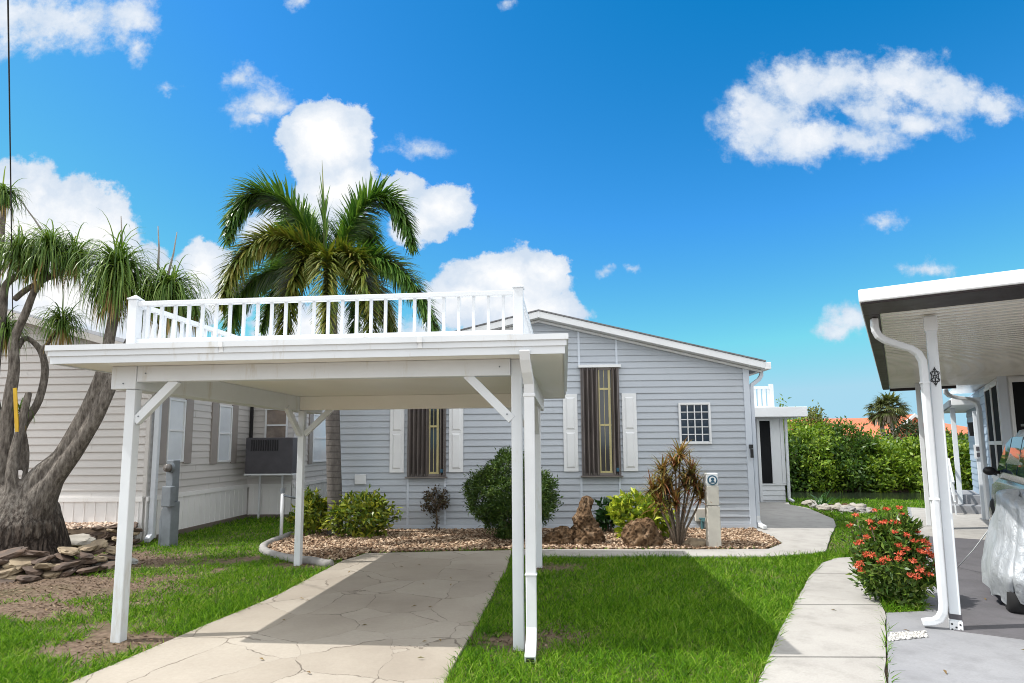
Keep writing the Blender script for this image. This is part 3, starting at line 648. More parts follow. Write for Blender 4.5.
# railing
rl = MB(); ZD = ZB+.17; ZR = 2.995; rx0, rx1, ry0, ry1 = -1.80, 1.76, .03, 4.0
rl.box((rx0,ry0-.03,ZR-.03),(rx1,ry0+.03,ZR+.015)); rl.box((rx0-.03,ry0+.04,ZR-.03),(rx0+.03,ry1,ZR+.015)); rl.box((rx1-.03,ry0+.04,ZR-.03),(rx1+.03,ry1,ZR+.015))
rl.box((rx0,ry0-.02,ZD+.05),(rx1,ry0+.02,ZD+.09)); rl.box((rx0-.02,ry0+.04,ZD+.05),(rx0+.02,ry1,ZD+.09)); rl.box((rx1-.02,ry0+.04,ZD+.05),(rx1+.02,ry1,ZD+.09))
rail = rl.build('railing', m_white, car, bevel=.006)
def newel(x, y):
    mb = MB(); wpost(mb, x, y, .085, ZD-.03, ZR+.03); wpost(mb, x, y, .105, ZR+.03, ZR+.045)
    h = .045; mb.add([(x-h,y-h,ZR+.045),(x+h,y-h,ZR+.045),(x+h,y+h,ZR+.045),(x-h,y+h,ZR+.045),(x,y,ZR+.085)],[(0,1,4),(1,2,4),(2,3,4),(3,0,4)])
    mb.build('newel_post', m_white, rail, bevel=.004)
for x,y in ((rx0,ry0),(rx1,ry0),(rx0,ry1),(rx1,ry1)): newel(x,y)
base = MB().box((-.013,-.013,ZD+.085),(.013,.013,ZR-.025)).build('baluster', m_white, rail, bevel=.003); first = True
def balu(x, y):
    global first
    o = base if first else base.copy()
    if not first: COL.objects.link(o); o.parent = rail
    first = False; o.location = (x,y,0)
for i in range(1,27): balu(rx0+(rx1-rx0)*i/27, ry0)
for i in range(1,29):
    for x in (rx0,rx1): balu(x, ry0+(ry1-ry0)*i/29)
# downspout of the front right post
dsx = 1.855
mb = MB().rectpipe([(dsx-.02,-.33,2.43),(dsx-.02,-.30,2.36),(dsx-.01,-.24,2.27),(dsx,-.15,2.18),(dsx,-.125,2.08),(dsx,-.12,1.0),(dsx,-.12,.22),(dsx,-.17,.12),(dsx,-.36,.045)], .085, .065)
mb.box((dsx-.05,-.165,.62),(dsx+.05,-.08,.635)); mb.box((dsx-.05,-.165,2.06),(dsx+.05,-.08,2.09))
ds = mb.build('downspout', m_pipe, car, bevel=.008)
MB().box((dsx-.03,-.366,.03),(dsx+.03,-.361,.065)).build('outlet', m_black, ds)

# ------------------------------------------------------------------ blue-grey house
H0 = thing('house', 'low blue-grey sided house with white panel shutters and a shallow gable roof', 'house', Hs.w(0,0), -Hs.t)
xl0, pk, zpk, sl = -8.39, -4.17, 4.30, .245
roofz = lambda x: zpk-abs(x-pk)*sl
zt = zpk-.03
def xlim(z): return max(xl0, pk-(zpk-.06-z)/sl)
def xlimr(z): return min(0.0, pk+(zpk-.06-z)/sl)
HD = 8.5
mb = MB(); siding(mb, lambda s,z,n: (s,-n,z), .12, zpk-.07, .129, xlim, xlimr, .020)
mb.extr([(xl0,.0),(0,.0),(0,roofz(0)-.05),(pk,zpk-.06),(xl0,roofz(xl0)-.05)], lambda p:(p[0],.004,p[1]), lambda p:(p[0],HD,p[1]))
siding(mb, lambda s,z,n: (n,s,z), .12, roofz(0)-.07, .129, lambda z:0.0, lambda z:HD); siding(mb, lambda s,z,n: (xl0-n,s,z), .12, roofz(xl0)-.07, .129, lambda z:0.0, lambda z:HD)
wall = mb.build('wall', m_blue, H0, fix=False)
MB().box((xl0-.01,-.03,.0),(.01,.0,.12)).build('base_skirting', m_bluetrim, H0, bevel=.004)
# corner trims and vertical seam battens
for x0,x1,zz0,zz1 in ((-.09,.03,.0,roofz(0)-.10),(xl0-.03,xl0+.09,.0,roofz(xl0)-.10)):
    MB().box((x0,-.032,zz0),(x1,.02,zz1)).build('corner_trim', m_bluetrim, H0, bevel=.004)
for x,a,b in ((-3.36,.12,1.05),(-2.60,.12,1.05),(-6.83,.12,1.05),(-6.08,.12,1.05),(-3.36,3.29,roofz(-3.36)-.12),(-2.60,3.29,roofz(-2.60)-.12)):
    MB().box((x-.022,-.026,a),(x+.022,.0,b)).build('seam_batten', m_bluetrim, H0, bevel=.003)
# roof: two thin slopes with shingles, white rake board in two steps
OV = .30; ex = .27
mb = MB()
for sgn in (-1,1):
    xe = pk+sgn*(abs(0-pk)+ex); a = (pk,zpk); b = (xe, roofz(xe))
    mb.extr([(a[0],a[1]+.06),(b[0],b[1]+.06),(b[0],b[1]+.085),(a[0],a[1]+.085)], lambda p:(p[0],-OV-.02,p[1]), lambda p:(p[0],HD+.2,p[1]))
roof = mb.build('roof', m_shingle, H0)
mb = MB()
for sgn in (-1,1):
    xe = pk+sgn*(4.17+ex); ze = roofz(xe)
    mb.extr([(pk,zpk+.055),(xe,ze+.055),(xe,ze-.075),(pk,zpk-.075)], lambda p:(p[0],-OV,p[1]), lambda p:(p[0],-OV+.025,p[1]))
    mb.extr([(pk,zpk-.078),(xe,ze-.078),(xe,ze-.125),(pk,zpk-.125)], lambda p:(p[0],-.075,p[1]), lambda p:(p[0],-.03,p[1]))
    mb.extr([(pk,zpk-.045),(xe,ze-.045),(xe,ze-.07),(pk,zpk-.07)], lambda p:(p[0],-OV+.0255,p[1]), lambda p:(p[0],-.0,p[1]))
mb.box((pk-.012,-OV-.006,zpk-.075),(pk+.012,-OV,zpk+.055))
mb.build('rake_board', m_trim, roof, bevel=.003)
xe = pk+4.17+ex; ze = roofz(xe)
mb = MB(); mb.box((xe-.02,-OV-.01,ze-.09),(xe+.10,HD,ze+.05)); mb.build('gutter', m_trim, roof, bevel=.012)
mb = MB().rectpipe([(xe+.03,.05,ze-.09),(xe+.03,.05,ze-.17),(xe-.02,.05,ze-.25),(.10,.05,ze-.36),(.09,.05,ze-.46),(.09,.05,.26)], .075,.06)
mb.build('downspout', m_bluetrim, H0, bevel=.008)
mb = MB().rectpipe([(.09,.05,.27),(.09,.05,.16),(.10,-.02,.10),(.12,-.22,.075)], .08,.065); mb.build('downspout_elbow', m_pipe, H0, bevel=.01)
def accordion(mb, x0, x1, z0, z1, n, y0=-.035, d=.075):
    for i in range(n):
        a = x0+(x1-x0)*i/n; b = x0+(x1-x0)*(i+1)/n; m_ = (a+b)/2
        mb.extr([(a,y0),(m_-.004,y0-d),(m_+.004,y0-d),(b,y0),(b-.006,y0),(m_,y0-d+.012),(a+.006,y0)], lambda p:(p[0],p[1],z0), lambda p:(p[0],p[1],z1))
def storm_window(x0, x1, z0, z1, gx0, gx1):
    fr = MB(); 
    for a,b in (((x0,-.05,z0-.02),(x1,-.012,z0+.03)),((x0,-.05,z1-.04),(x1,-.012,z1)),((x0,-.05,z0+.03),(x0+.03,-.012,z1-.04)),((x1-.03,-.05,z0+.03),(x1,-.012,z1-.04))): fr.box(a,b)
    w = fr.build('window', m_bronze, H0, bevel=.003); w.location.y = -.014
    MB().box((x0+.03,-.022,z0+.03),(x1-.03,-.018,z1-.04)).build('pane', m_glass, w)
    mb = MB(); zm = z0+(z1-z0)*.46
    for z in (z0+.05,zm,z0+(z1-z0)*.80): mb.box((gx0-.02,-.034,z-.02),(gx1+.02,-.023,z+.02))
    mb.box((gx0-.0,-.033,z0+.03),(gx0+.022,-.024,z1-.04)); mb.box((gx1-.03,-.036,z0+.03),(gx1+.015,-.024,z1-.04)); mb.box(((gx0+gx1)/2-.006,-.03,z0+.03),((gx0+gx1)/2+.006,-.023,z1-.04))
    mb.build('sash', m_yellow, w, bevel=.002)
    mb = MB(); accordion(mb, x0+.005, gx0, z0, z1-.01, max(3,int((gx0-x0)/.075))); mb.build('storm_shutter', m_bronze, w)
    mb = MB(); accordion(mb, gx1+.03, x1-.005, z0, z1-.01, max(2,int((x1-gx1-.03)/.075))); mb.build('storm_shutter', m_bronze, w)
    MB().box((x0-.04,-.115,z1+.001),(x1+.04,-.012,z1+.06)).build('header', m_trim, w, bevel=.006)
    MB().box((x0-.03,-.115,z0-.05),(x1+.03,-.012,z0-.022)).build('sill', m_bronze, w, bevel=.004)
    MB().box((x1-.10,-.125,z0+.06),(x1-.05,-.112,z0+.13)).build('latch', m_badge, w, bevel=.004)
storm_window(-3.34,-2.57,1.09,3.22,-2.98,-2.76)
storm_window(-6.84,-6.06,1.09,3.22,-6.40,-6.22)
def shutter(x0, x1, z0, z1):
    s_ = MB(); s_.box((x0,-.036,z0),(x1,-.014,z1)); o = s_.build('shutter', m_trim, H0, bevel=.004); o.location.y = -.008
    mb = MB(); zm = z0+(z1-z0)*.52
    for a,b in ((z0+.07,zm-.03),(zm+.03,z1-.07)):
        X0,X1 = x0+.055,x1-.055; e = .03
        mb.add([(X0,-.0365,a),(X1,-.0365,a),(X1,-.0365,b),(X0,-.0365,b),(X0+e,-.052,a+e),(X1-e,-.052,a+e),(X1-e,-.052,b-e),(X0+e,-.052,b-e)],[(4,5,6,7),(0,1,5,4),(1,2,6,5),(2,3,7,6),(3,0,4,7)])
    mb.build('raised_panel', m_trim, o)
for x0,x1 in ((-3.70,-3.41),(-2.52,-2.23),(-7.20,-6.91),(-6.0,-5.71)): shutter(x0,x1,1.15,2.70)
# glass block window: 4 x 5
x0,x1,z0,z1 = -1.40,-.77,1.68,2.50
gb = MB()
for i in range(5):
    x = x0+.035+(x1-x0-.07)*i/4; gb.box((x-.008,-.030,z0+.05),(x+.011,-.016,z1-.05))
for i in range(6):
    z = z0+.04+(z1-z0-.08)*i/5; gb.box((x0+.05,-.0325,z-.008),(x1-.05,-.0165,z+.008))
for a,b in (((x0,-.045,z0),(x1,-.012,z0+.04)),((x0,-.045,z1-.04),(x1,-.012,z1)),((x0,-.045,z0+.04),(x0+.035,-.012,z1-.04)),((x1-.035,-.045,z0+.04),(x1,-.012,z1-.04))): gb.box(a,b)
gw = gb.build('glass_block_window', m_trim, H0); gw.location.y = -.012
blk = MB()
for i in range(4):
    for j in range(5):
        a = x0+.047+(x1-x0-.07)*i/4; b = a+(x1-x0-.07)/4-.024; c = z0+.052+(z1-z0-.08)*j/5; d = c+(z1-z0-.08)/5-.024
        mx,mz = (a+b)/2,(c+d)/2
        blk.add([(a,-.016,c),(b,-.016,c),(b,-.016,d),(a,-.016,d),(mx,-.024+rnd.uniform(-.002,.004),mz)],[(0,1,4),(1,2,4),(2,3,4),(3,0,4)])
blk.build('pane', m_gblock, gw)
MB().box((-7.90,-.05,.92),(-7.67,-.014,1.12)).build('outlet_cover', m_trim, H0, bevel=.01)
mb = MB(); mb.box((-.045,-.11,1.58),(.015,-.033,1.66)); mb.bar((-.015,-.10,1.57),(-.015,-.10,1.40),.05,.05); mb.build('wall_lamp', m_black, H0, bevel=.006)
MB().box((-1.16,-.10,.18),(-.90,-.017,.42)).build('utility_box', m_pedestal, H0, bevel=.01)
mb = MB(); mb.tube([(-1.05,-.16,.02),(-1.05,-.16,.22)],.035,10); mb.tube([(-1.05,-.16,.20),(-1.05,-.24,.22)],.03,8); mb.tube([(-1.11,-.16,.24),(-.99,-.16,.24)],.018,8); mb.build('hose_valve', paint('teal_valve',(.06,.16,.17),(.04,.10,.12),6,.5), H0, smooth=False)
# sun room at the far right corner
ys = 5.5
mb = MB(); siding(mb, lambda s,z,n:(s,ys-n,z), .08, .5, .14, lambda z:2.18, lambda z:2.86); mb.box((0.03,ys+.003,.0),(2.86,ys+1.3,2.45)); sunr = mb.build('sunroom', m_trim, H0, fix=False)
MB().box((2.18,ys-.03,.5),(2.90,ys+.0,.55)).build('window_sill', m_trim, sunr, bevel=.004)
MB().box((2.22,ys-.012,.55),(2.52,ys-.004,2.34)).build('screen', m_screen, sunr)
mb = MB()
for a,b in ((2.14,2.22),(2.52,2.60),(2.80,2.90)): mb.box((a,ys-.035,.551 if a>2.3 else .0),(b,ys-.002,2.41))
mb.box((2.601,ys-.02,.551),(2.799,ys-.003,2.41)); mb.box((2.221,ys-.03,2.34),(2.519,ys-.003,2.41)); mb.build('frame', m_trim, sunr, bevel=.004)
mb = MB(); siding(mb, lambda s,z,n:(s,ys-.003-n,z), .02, 2.4, .142, lambda z:.05, lambda z:2.13); mb.build('siding', m_blue, sunr, fix=False)
MB().box((.02,ys-.55,2.43),(3.38,ys+1.6,2.71)).build('sunroom_roof', m_trim, sunr, bevel=.012)
mb = MB().rectpipe([(2.96,ys-.06,2.42),(2.94,ys-.06,.25),(2.94,ys-.06,.12),(3.0,ys-.2,.06)], .07,.06); mb.build('downspout', m_pipe, sunr, bevel=.006)
mb = MB(); mb.box((.6,ys+.5,3.32),(2.80,ys+.56,3.40)); mb.box((.6,ys+.5,2.74),(2.80,ys+.56,2.80))
for i in range(16): x = .65+i*.14; mb.box((x-.05,ys+.515,2.80),(x+.05,ys+.545,3.32))
mb.box((2.78,ys+.48,2.71),(2.88,ys+.58,3.46)); mb.build('roof_railing', m_white, sunr)

# ------------------------------------------------------------------ beige neighbour
N0 = thing('house', 'beige sided house with white skirting and taupe shutters behind the swollen tree', 'house', N.w(0,0), -N.t)
zg = 3.40; nx0 = -8.2; npk = -4.1; nsl = .285; nrz = lambda x: zg+(-x if x > npk else x-nx0)*nsl
mb = MB(); ZK = .78
siding(mb, lambda s,z,n:(s,-n,z), ZK, nrz(npk)-.05, .138, lambda z: max(nx0, nx0+(z-zg+.05)/nsl), lambda z: min(0,-(z-zg+.05)/nsl), .022)
siding(mb, lambda s,z,n:(n,s,z), ZK, zg, .138, lambda z:0.0, lambda z:3.75)
siding(mb, lambda s,z,n:(s,3.75-n,z), ZK, zg, .138, lambda z:0.0, lambda z:1.1)
siding(mb, lambda s,z,n:(1.1+n,s,z), ZK, zg, .138, lambda z:3.75, lambda z:12.0)
mb.extr([(nx0,0),(0,0),(0,zg),(npk,nrz(npk)-.05),(nx0,zg)], lambda p:(p[0],.003,p[1]), lambda p:(p[0],12,p[1])); mb.box((-.1,3.753,0),(1.097,12,zg))
mb.build('wall', m_beige, N0, fix=False)
mb = MB(); 
def skirt(mb, mp, a, b):
    mb.extr([(a,.05),(b,.05),(b,ZK-.05),(a,ZK-.05)], lambda p: mp(p[0],p[1],.0), lambda p: mp(p[0],p[1],.02))
    mb.extr([(a,ZK-.052),(b,ZK-.052),(b,ZK+.03),(a,ZK+.03)], lambda p: mp(p[0],p[1],.0), lambda p: mp(p[0],p[1],.045))
    s = a+.1
    while s < b-.03: mb.extr([(s,.05),(s+.018,.05),(s+.018,ZK-.055),(s,ZK-.055)], lambda p: mp(p[0],p[1],.0201), lambda p: mp(p[0],p[1],.030)); s += .2
skirt(mb, lambda s,z,n:(s,-n-.018,z), nx0, -.02); skirt(mb, lambda s,z,n:(n+.018,s,z), -.02, 3.70); skirt(mb, lambda s,z,n:(s,3.732-n,z), .07, 1.1); skirt(mb, lambda s,z,n:(1.118+n,s,z), 3.71, 12)
mb.build('skirting', m_skirt, N0)
mb = MB(); mb.box((.0,.3,-.02),(.09,3.65,.10)); mb.box((.1,3.60,-.02),(1.1,3.72,.09)); mb.build('base_board', paint('wet_board',(.16,.13,.11),(.10,.085,.07),4,.8), N0, bevel=.006)
MB().box((-.05,-.026,ZK+.031),(.020,.03,zg)).build('corner_trim', m_beige, N0, bevel=.004)
mb = MB(); ov = .32
for sg in (-1,1):
    xe_ = npk+sg*(4.1+.3); ze_ = zg-.3*nsl
    mb.extr([(npk,nrz(npk)),(xe_,ze_),(xe_,ze_+.05),(npk,nrz(npk)+.05)], lambda p:(p[0],-ov,p[1]), lambda p:(p[0],12.2,p[1]))
mb.box((.0,3.6,zg-.03),(1.45,12.2,zg+.05)); r_ = mb.build('roof', m_shingle, N0)
mb = MB()
for sg in (-1,1):
    xe_ = npk+sg*(4.1+.3); ze_ = zg-.3*nsl
    mb.extr([(npk,nrz(npk)-.08),(xe_,ze_-.08),(xe_,ze_+.045),(npk,nrz(npk)+.045)], lambda p:(p[0],-ov-.025,p[1]), lambda p:(p[0],-ov-.002,p[1]))
mb.build('rake_board', m_beige, r_)
mb = MB().rectpipe([(.115,.05,zg-.1),(.115,.05,.25),(.12,.03,.12),(.16,-.14,.06)], .09,.08); mb.build('downspout', paint('grey_white_pipe',(.58,.61,.65),(.52,.55,.59),4,.45), N0, bevel=.01)
def nwin(lx, a, b, z0, z1, pane, side=True, name_mat=m_trim, sh=.25):
    mp = (lambda s,n,z:(lx+n,s,z)) if side else (lambda s,n,z:(s,lx-n,z))
    mb = MB(); bx_ = lambda m_,s0,s1,n0,n1,q0,q1: m_.box(mp(s0,n0,q0),mp(s1,n1,q1))
    for s0,s1,q0,q1 in ((a,b,z0,z0+.04),(a,b,z1-.04,z1),(a,a+.04,z0+.04,z1-.04),(b-.04,b,z0+.04,z1-.04),(a+.04,b-.04,(z0+z1)/2-.02,(z0+z1)/2+.02)): bx_(mb,s0,s1,.014,.05,q0,q1)
    w = mb.build('window', name_mat, N0, bevel=.003)
    mb = MB(); bx_(mb,a+.04,b-.04,.018,.026,z0+.04,z1-.04); mb.build('pane', pane, w)
    if sh:
        for s0,s1 in ((a-sh-.02,a-.02),(b+.02,b+sh+.02)):
            mb = MB(); bx_(mb,s0,s1,.012,.045,z0-.03,z1+.03); mb.build('shutter', m_taupe, w, bevel=.004)
nwin(0,.48,1.02,1.40,2.62,m_paleglass); nwin(0,2.28,2.84,1.36,2.62,m_paleglass)
nwin(3.75,.40,.96,1.80,2.62,m_brownrefl,False,m_trim,0); nwin(1.1,4.9,6.0,1.28,2.55,m_paleglass,True,m_trim,.22)
mb = MB(); mb.box((.03,3.70,1.0),(.10,3.735,2.7)); mb.build('door_edge', m_black, N0)

# things along the beige house
t = thing('air_conditioner', 'charcoal air conditioner with a louvred top on a raised stand by the beige wall', 'air conditioner', N.w(.85,3.30), -N.t)
MB().box((-.55,-.30,1.08),(.55,.30,1.90)).build('casing', m_charcoal, t, bevel=.015)
mb = MB()
for i in range(12): mb.box((-.42+i*.055,-.318,1.60),(-.395+i*.055,-.301,1.85))
mb.build('louvre', m_black, t)
mb = MB()
for x in (-.44,.10):
    for y in (.24,): mb.box((x-.02,y-.02,0),(x+.02,y+.02,1.04))
mb.box((-.56,-.31,1.041),(.56,.31,1.078)); mb.build('stand', m_pipe, t, bevel=.004)
t = thing('standpipe', 'slim white standpipe beside the raised air conditioner', 'pipe', (*gr(281,540)[:2],0))
MB().tube([(0,0,-.05),(0,0,.86)],.03,10).build('riser', m_pipe, t, smooth=True)
mb = MB(); mb.tube([(0,0,.84),(0,0,.93)],.04,10); mb.tube([(0,0,.80),(.14,0,.77),(.2,.1,.74)],.02,8); mb.build('tap', m_steel, t)
g_ = gr(169,546); t = thing('electric_pedestal', 'grey electric meter pedestal standing before the white skirting', 'meter pedestal', (g_.x,g_.y,0), R(-20))
mb = MB(); mb.box((-.105,-.085,-.05),(.105,.085,.75)); mb.build('lower_box', m_steel, t, bevel=.01)
MB().box((-.08,-.07,.751),(.08,.07,1.46)).build('upper_post', m_steel, t, bevel=.01)
MB().box((-.02,-.19,.68),(.19,-.092,1.02)).build('breaker_box', m_steel, t, bevel=.012)
mb = MB(); mb.tube([(.06,-.08,1.33),(.06,-.13,1.33)],.085,18); o = mb.build('meter_ring', m_steel, t)
mb = MB(); mb.tube([(.06,-.13,1.33),(.06,-.20,1.33)],[.072,.06],18); mb.build('meter_dome', glass_dark('meter_glass',(.10,.09,.085),.1), t, smooth=True)
mb = MB(); mb.rectpipe([(-.17,-.02,-.02),(-.17,-.02,.45),(-.13,-.02,.62)],.06,.05,(0,1,0)); mb.build('conduit', m_steel, t)

# ------------------------------------------------------------------ right-hand neighbour: carport, house, porch
q = thing('carport', 'white carport with dark brown roof edge and scroll ornament on its front post', 'carport', Q.w(0,0), -Q.t)
ZQ = 2.85; ax, bx2, ay, by2 = -.53, 5.2, -.92, 8.75
MB().box((ax+.14,ay+.55,ZQ),(bx2,by2-.1,ZQ+.05)).box((.80,by2-.099,ZQ),(bx2,11.3,ZQ+.05)).build('roof_soffit', paint('ribbed_soffit',(.84,.83,.79),(.76,.75,.71),1.0,.20,spec=.8,bstr=.05), q)
mb = MB(); y = ay+.60
while y < by2-.15: mb.box((ax+.15,y,ZQ-.014),(bx2-.02,y+.05,ZQ-.001)); y += .16
mb.build('soffit_rib', paint('soffit_rib_paint',(.82,.81,.77),(.74,.73,.69),1,.22,spec=.8), q)
mb = MB(); mb.box((ax,ay,ZQ+.0),(bx2,ay+.06,ZQ+.112)); mb.box((ax,ay+.061,ZQ+.0),(ax+.05,by2,ZQ+.112)); mb.box((ax+.051,ay+.061,ZQ+.055),(bx2,by2,ZQ+.10)); mb.build('roof_fascia', m_trim, q, bevel=.012)
mb = MB(); mb.box((ax+.012,ay+.012,ZQ-.018),(bx2,ay+.54,ZQ-.002)); mb.box((ax+.012,ay+.541,ZQ-.018),(ax+.135,by2,ZQ-.002)); mb.box((ax+.136,by2-.095,ZQ-.06),(.78,by2-.01,ZQ+.05)); mb.build('brown_gutter', m_brown, q, bevel=.01)
def qpost(y, s, z1, x=0):
    mb = MB(); wpost(mb, x, y, s, .0, z1); p = mb.build('post', m_white, q, bevel=.006); return p
p = qpost(0,.084,ZQ-.02)
mb = MB(); wpost(mb,0,0,.098,.0,.10); mb.build('base_cover', m_trim, p, bevel=.004); mb = MB(); wpost(mb,0,0,.095,.115,.16); mb.build('strap', m_charcoal, p, bevel=.003)
mb = MB()
for x,z in ((-.03,.03),(.03,.03),(0,.05),(-.03,.075),(.03,.075)): mb.tube([(x,-.048,z),(x,-.052,z)],.008,10)
mb.build('bolt', m_black, p)
mb = MB(); wpost(mb,0,0,.105,ZQ-.16,ZQ-.03); mb.build('bracket', m_trim, p, bevel=.006)
def ringpts(cx, cz, r, a0, a1, n=14): return [(cx+r*math.cos(a0+(a1-a0)*i/n), -.047, cz+r*math.sin(a0+(a1-a0)*i/n)) for i in range(n+1)]
mb = MB(); zo = 2.26; PI2 = math.pi
for sx in (-1,1):
    for sz in (-1,1): mb.tube([(sx*abs(x) if True else x, y, zo+sz*(z)) for x,y,z in ringpts(.017,.032,.016,-PI2*.6,PI2*1.2)],.0035,6)
    mb.tube([(sx*.004,-.047,zo-.075),(sx*.026,-.047,zo-.02),(sx*.026,-.047,zo+.02),(sx*.004,-.047,zo+.075)],.0035,6)
mb.tube(ringpts(0,zo,.014,0,2*PI2),.004,6); mb.tube([(0,-.047,zo-.09),(0,-.047,zo+.09)],.003,6)
mb.build('scroll_ornament', m_black, p, smooth=True)
p2 = qpost(7.5,.17,ZQ-.002,.22)
MB().bar((.22,7.39,2.35),(.22,6.95,2.80),.06,.06).build('brace', m_white, q)
mb = MB().rectpipe([(-.44,-.20,2.83),(-.44,-.20,2.76),(-.435,-.198,2.71),(-.415,-.19,2.66),(-.37,-.175,2.62),(-.24,-.12,2.56),(-.17,-.10,2.53),(-.115,-.085,2.48),(-.088,-.08,2.41),(-.083,-.078,2.32),(-.083,-.078,.24),(-.092,-.08,.17),(-.12,-.082,.115),(-.16,-.086,.088),(-.25,-.095,.07)],.068,.058,(.35,-1,0)); d_ = mb.build('downspout', m_pipe, q, bevel=.012)
mb = MB()
for z in (1.15,2.2): mb.box((-.125,-.115,z),(-.045,-.043,z+.014))
mb.build('strap', m_pipe, d_)
mb = MB().rectpipe([(.08,7.42,ZQ-.02),(.08,7.36,2.3),(.08,7.36,.1)],.08,.07); mb.build('downspout', m_pipe, q, bevel=.01)
# house beyond it
h = thing('house', 'pale blue sided house behind the parked silver car', 'house', Q.w(0,0), -Q.t)
hx, hy = 1.28, 6.95
mb = MB(); siding(mb, lambda s,z,n:(hx-n,s,z), .25, 2.83, .16, lambda z: hy+2.0, lambda z: 13.2); mb.box((hx+.003,hy+.02,0),(7,13.2,2.83)); mb.box((hx-.0,hy,0),(hx+.1,13.2,.25)); mb.build('wall', m_rblue, h, fix=False)
mb = MB(); mb.box((hx-.03,hy-.03,.0),(hx+.10,hy+.04,2.84)); mb.build('corner_trim', m_bluetrim, h, bevel=.005)
for a,b,z0 in ((hx+.12,hx+.62,.25),(hx+.70,hx+1.25,1.0),(hx+1.40,hx+3.2,.25),(hx+3.35,hx+5.0,.25)):
    mb = MB(); mb.box((a,hy-.035,z0),(b,hy+.015,z0+.05)); mb.box((a,hy-.035,2.72),(b,hy+.015,2.8)); mb.box((a,hy-.035,z0+.051),(a+.05,hy+.015,2.719)); mb.box((b-.05,hy-.035,z0+.051),(b,hy+.015,2.719)); mb.box((a+.051,hy-.03,1.50),(b-.051,hy+.012,1.56))
    w = mb.build('window', m_trim, h, bevel=.004); MB().box((a+.04,hy-.008,z0+.04),(b-.04,hy+.0,2.74)).build('pane', m_screen, w)
MB().box((hx+.10,hy-.006,.0),(6.9,hy+.018,2.83)).build('front_panel', m_trim, h)
MB().box((hx-.012,hy+.06,.25),(hx+.002,hy+2.0,2.83)).build('side_panel', m_trim, h)
for a,b in ((hy+.08,hy+.98),(hy+1.04,hy+1.94)):
    mb = MB()
    for z0,z1 in ((.95,1.02),(1.62,1.69),(2.70,2.76)): mb.box((hx-.04,a,z0),(hx-.013,b,z1))
    for y0,y1 in ((a,a+.03),(b-.03,b)): mb.box((hx-.037,y0,1.021),(hx-.013,y1,2.699))
    w = mb.build('window', m_trim, h, bevel=.003); MB().box((hx-.020,a+.03,1.0),(hx-.0125,b-.03,2.72)).build('pane', m_screen, w)
mb = MB().rectpipe([(.60,8.85,2.80),(.61,8.86,2.72),(.66,8.9,2.66),(.80,8.95,2.61),(1.02,9.0,2.57),(1.12,9.02,2.50),(1.15,9.04,2.38),(1.15,9.04,.1)],.09,.07,(.5,-1,0)); mb.build('downspout', m_pipe, h, bevel=.012)
mb = MB(); wpost(mb,1.16,9.75,.12,0,2.35); mb.build('porch_post', m_white, h, bevel=.006)
MB().box((1.06,9.66,1.32),(1.26,9.685,1.62)).build('meter_plate', m_trim, h, bevel=.004)
mb = MB(); mb.box((1.10,9.645,1.49),(1.22,9.658,1.58)); mb.box((1.10,9.645,1.36),(1.22,9.658,1.45)); mb.build('socket', m_charcoal, h)
mb = MB(); mb.tube([(1.29,10.6,2.0),(1.16,10.6,2.03)],.03,8); mb.tube([(1.14,10.6,2.13),(1.14,10.6,1.82)],[.08,.05],10); mb.build('wall_lamp', m_black, h)
MB().box((.75,9.9,2.50),(1.6,14.2,2.66)).build('porch_roof', m_trim, h, bevel=.012)
MB().box((.70,9.9,2.47),(.748,14.2,2.62)).build('gutter', m_steel, h, bevel=.01)
for y in (11.4,):
    mb = MB(); wpost(mb,.86,y,.10,0,2.5); mb.build('porch_post', m_white, h, bevel=.006)
mb = MB(); mb.box((.55,11.4,.0),(1.29,13.4,.42)); mb.box((.55,10.9,.0),(1.29,11.399,.21)); mb.build('porch_step', m_grey, h, bevel=.01)
mb = MB(); mb.bar((.70,10.5,.75),(.70,11.5,1.28),.045,.045); mb.bar((.70,10.5,.30),(.70,11.5,.72),.04,.04); mb.bar((.70,11.5,1.26),(.70,13.4,1.26),.045,.045); mb.bar((.70,11.5,.72),(.70,13.4,.72),.04,.04)
for i in range(4): y = 10.55+i*.3; mb.bar((.70,y,max(.0,.3+(y-10.5)*.42-.3 if i==0 else .3+(y-10.5)*.42)),(.70,y,.75+(y-10.5)*.53),.03,.03)
mb.build('stair_railing', m_white, h, bevel=.003)

# silver car, nose away from us
c = thing('parked_car', 'silver car with black mirror parked under the right carport', 'car', Q.w(1.83,4.62), -Q.t); c.scale = (1,1,1.13)
def loft(mb, secs, n):
    b = len(mb.v)
    for s_ in secs: mb.v += s_
    for i in range(len(secs)-1):
        for j in range(n):
            a = b+i*n+j; a2 = b+i*n+(j+1)%n; mb.f.append((a,a2,a2+n,a+n))
    mb.f.append(tuple(b+j for j in reversed(range(n)))); mb.f.append(tuple(b+(len(secs)-1)*n+j for j in range(n)))
def sec(y, w, zb, zt, cr_=.03, belt=.97): 
    h_ = zt-zb
    half = [(.80,zb),(.96,zb+.06*h_),(1.0,zb+.35*h_),(.995,zb+.62*h_),(belt,zb+.86*h_),(.88,zb+.97*h_),(.5,zt+cr_*.7),(0,zt+cr_)]
    return [(x*w,y,z) for x,z in half]+[(-x*w,y,z) for x,z in half[-2::-1]]
mb = MB(); loft(mb,[sec(-2.24,.70,.42,.85),sec(-2.16,.82,.34,1.02),sec(-1.7,.89,.26,1.06),sec(-.8,.91,.22,1.05),sec(.4,.91,.22,1.03),sec(1.0,.91,.23,1.02),sec(1.6,.89,.26,.95),sec(2.0,.82,.30,.86),sec(2.2,.66,.36,.72)],15); body = mb.build('body', m_silver, c, smooth=True)
